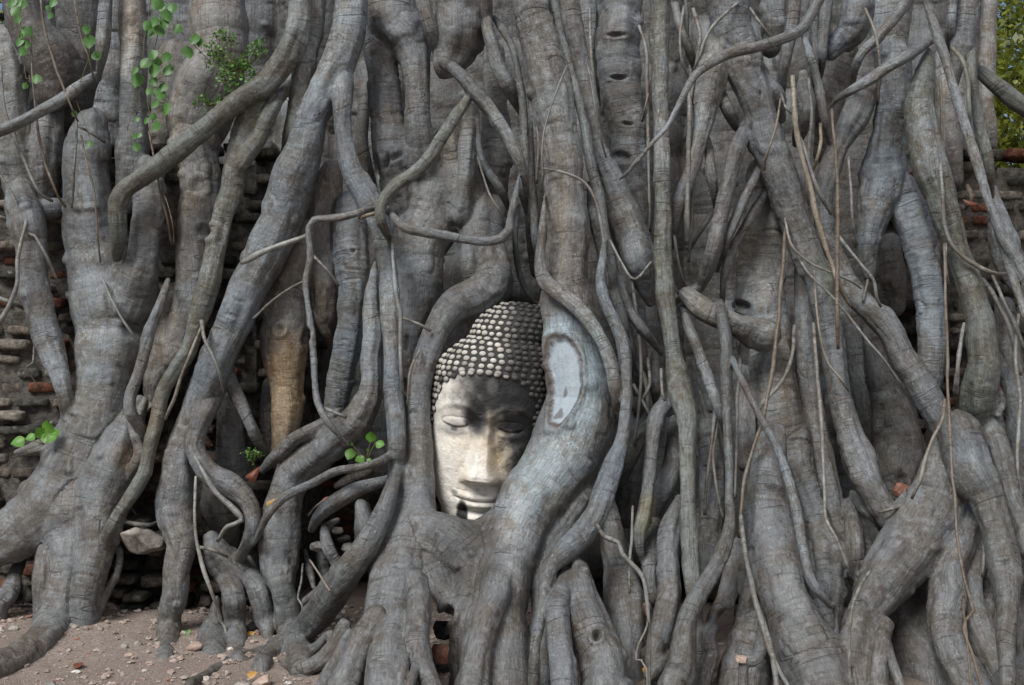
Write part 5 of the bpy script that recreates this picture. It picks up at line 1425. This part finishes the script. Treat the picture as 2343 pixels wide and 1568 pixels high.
fallen('green fallen leaf propped against the foot of a left root', 421, 1460, 13, 'bush', None, .8, 1.0)
fallen('yellow dry leaf on the soil under the right hand roots', 1481, 1535, 15, 'dry', 4.03, .9, .8)
fallen('orange brown leaf on the soil below the dark bricks', 258, 1400, 13, 'dry', None, .5, 0)
fallen('yellowish leaf on the soil left of the orange one by the root', 326, 1392, 12, 'dry', None, .6, .5)
fallen('pale orange leaf tucked against the foot of a left root', 348, 1394, 10, 'dry', None, .8, .2)
fallen('small brown leaf lying on the open soil at lower left', 180, 1520, 13, 'rust', None, .3, 0)
fallen('rusty leaf between the legs of the forked root', 573, 1453, 10, 'dry', None, .8, .4)
fallen('ochre leaf beside the peach coloured stone at the bottom', 577, 1542, 12, 'dry', None, .6, .2)
fallen('curled rust red dry leaf standing in a root cleft', 573, 1090, 19, 'rust', 4.56, 3.0, 1.2, shape=leaf_shape(width=.42, fold=.9, curl=.8))
fallen('orange dry sliver stuck beside the thin curving root', 616, 1152, 13, 'dry', 4.52, 3.0, 1.1, shape=NARROW)
fallen('thin brown dry leaf hanging between the roots at far right', 2215, 462, 20, 'rust', 4.60, 3.0, -1.1, shape=leaf_shape(width=.2, fold=.6))

# ------------------------------------------------------------------ trees standing beyond the wall
def far_tree(x, y, h, cr, label, nl, seed_, grp='trees beyond the brick wall'):
    r_ = np.random.default_rng(seed_)
    org = np.array([x, y, 0.0])
    e = empty('background_tree', org, label, 'tree', grp)
    lines = [catmull(np.array([[0, 0, -.2, .16], [.1, .05, h * .3, .12], [-.05, 0, h * .6, .07], [0, .1, h * .95, .02]]), .3)]
    tips = []
    for i in range(16):
        z0 = h * r_.uniform(.18, .85); a = r_.uniform(0, 2 * np.pi); L = cr * r_.uniform(.5, 1.0) * (1.1 - .6 * z0 / h)
        tip = np.array([math.cos(a) * L, math.sin(a) * L, z0 + L * r_.uniform(.1, .6)])
        lines.append(catmull(np.array([[0, 0, z0, .05], [*(tip * .5 + (0, 0, z0 * .5)), .03], [*tip, .01]]), .2))
        tips += [tip, tip * .7 + np.array([0, 0, z0 * .3]), tip + r_.normal(size=3) * .3]
    stem_mesh('trunk', [np.array(l) for l in lines], MAT_THIN, e, np.zeros(3))
    tips = np.array(tips)
    c = tips[r_.integers(0, len(tips), nl)] + r_.normal(size=(nl, 3)) * np.array((.34, .34, .28))
    d1 = r_.normal(size=(nl, 3)); d1 /= np.linalg.norm(d1, axis=1)[:, None]
    d2 = np.cross(d1, r_.normal(size=(nl, 3))); d2 /= np.linalg.norm(d2, axis=1)[:, None]
    s = .034 * r_.uniform(.6, 1.4, (nl, 1))
    v = np.stack([c - d1 * s, c - d2 * s * .5, c + d1 * s, c + d2 * s * .5], 1).reshape(-1, 3)
    mesh_from('crown', v, np.arange(nl * 4).reshape(-1, 4), mat=MAT_LEAF['far'], parent=e, smooth=False)
far_tree(4.2, 9.2, 5.5, 1.9, 'sunlit yellow green tree nearest behind the right end of the wall', 40000, 1)
far_tree(6.6, 11.0, 6.0, 2.2, 'yellow green tree farther off at the right beyond the wall', 16000, 2)
far_tree(5.2, 14.5, 8.0, 2.8, 'tall loose crowned tree farthest away behind the wall', 40000, 3)
far_tree(-6.0, 10.5, 6.0, 2.3, 'green tree standing beyond the left end of the wall', 6000, 4)
far_tree(-4.4, 8.6, 5.6, 2.0, 'leafy tree nearest behind the left end of the wall', 16000, 5)
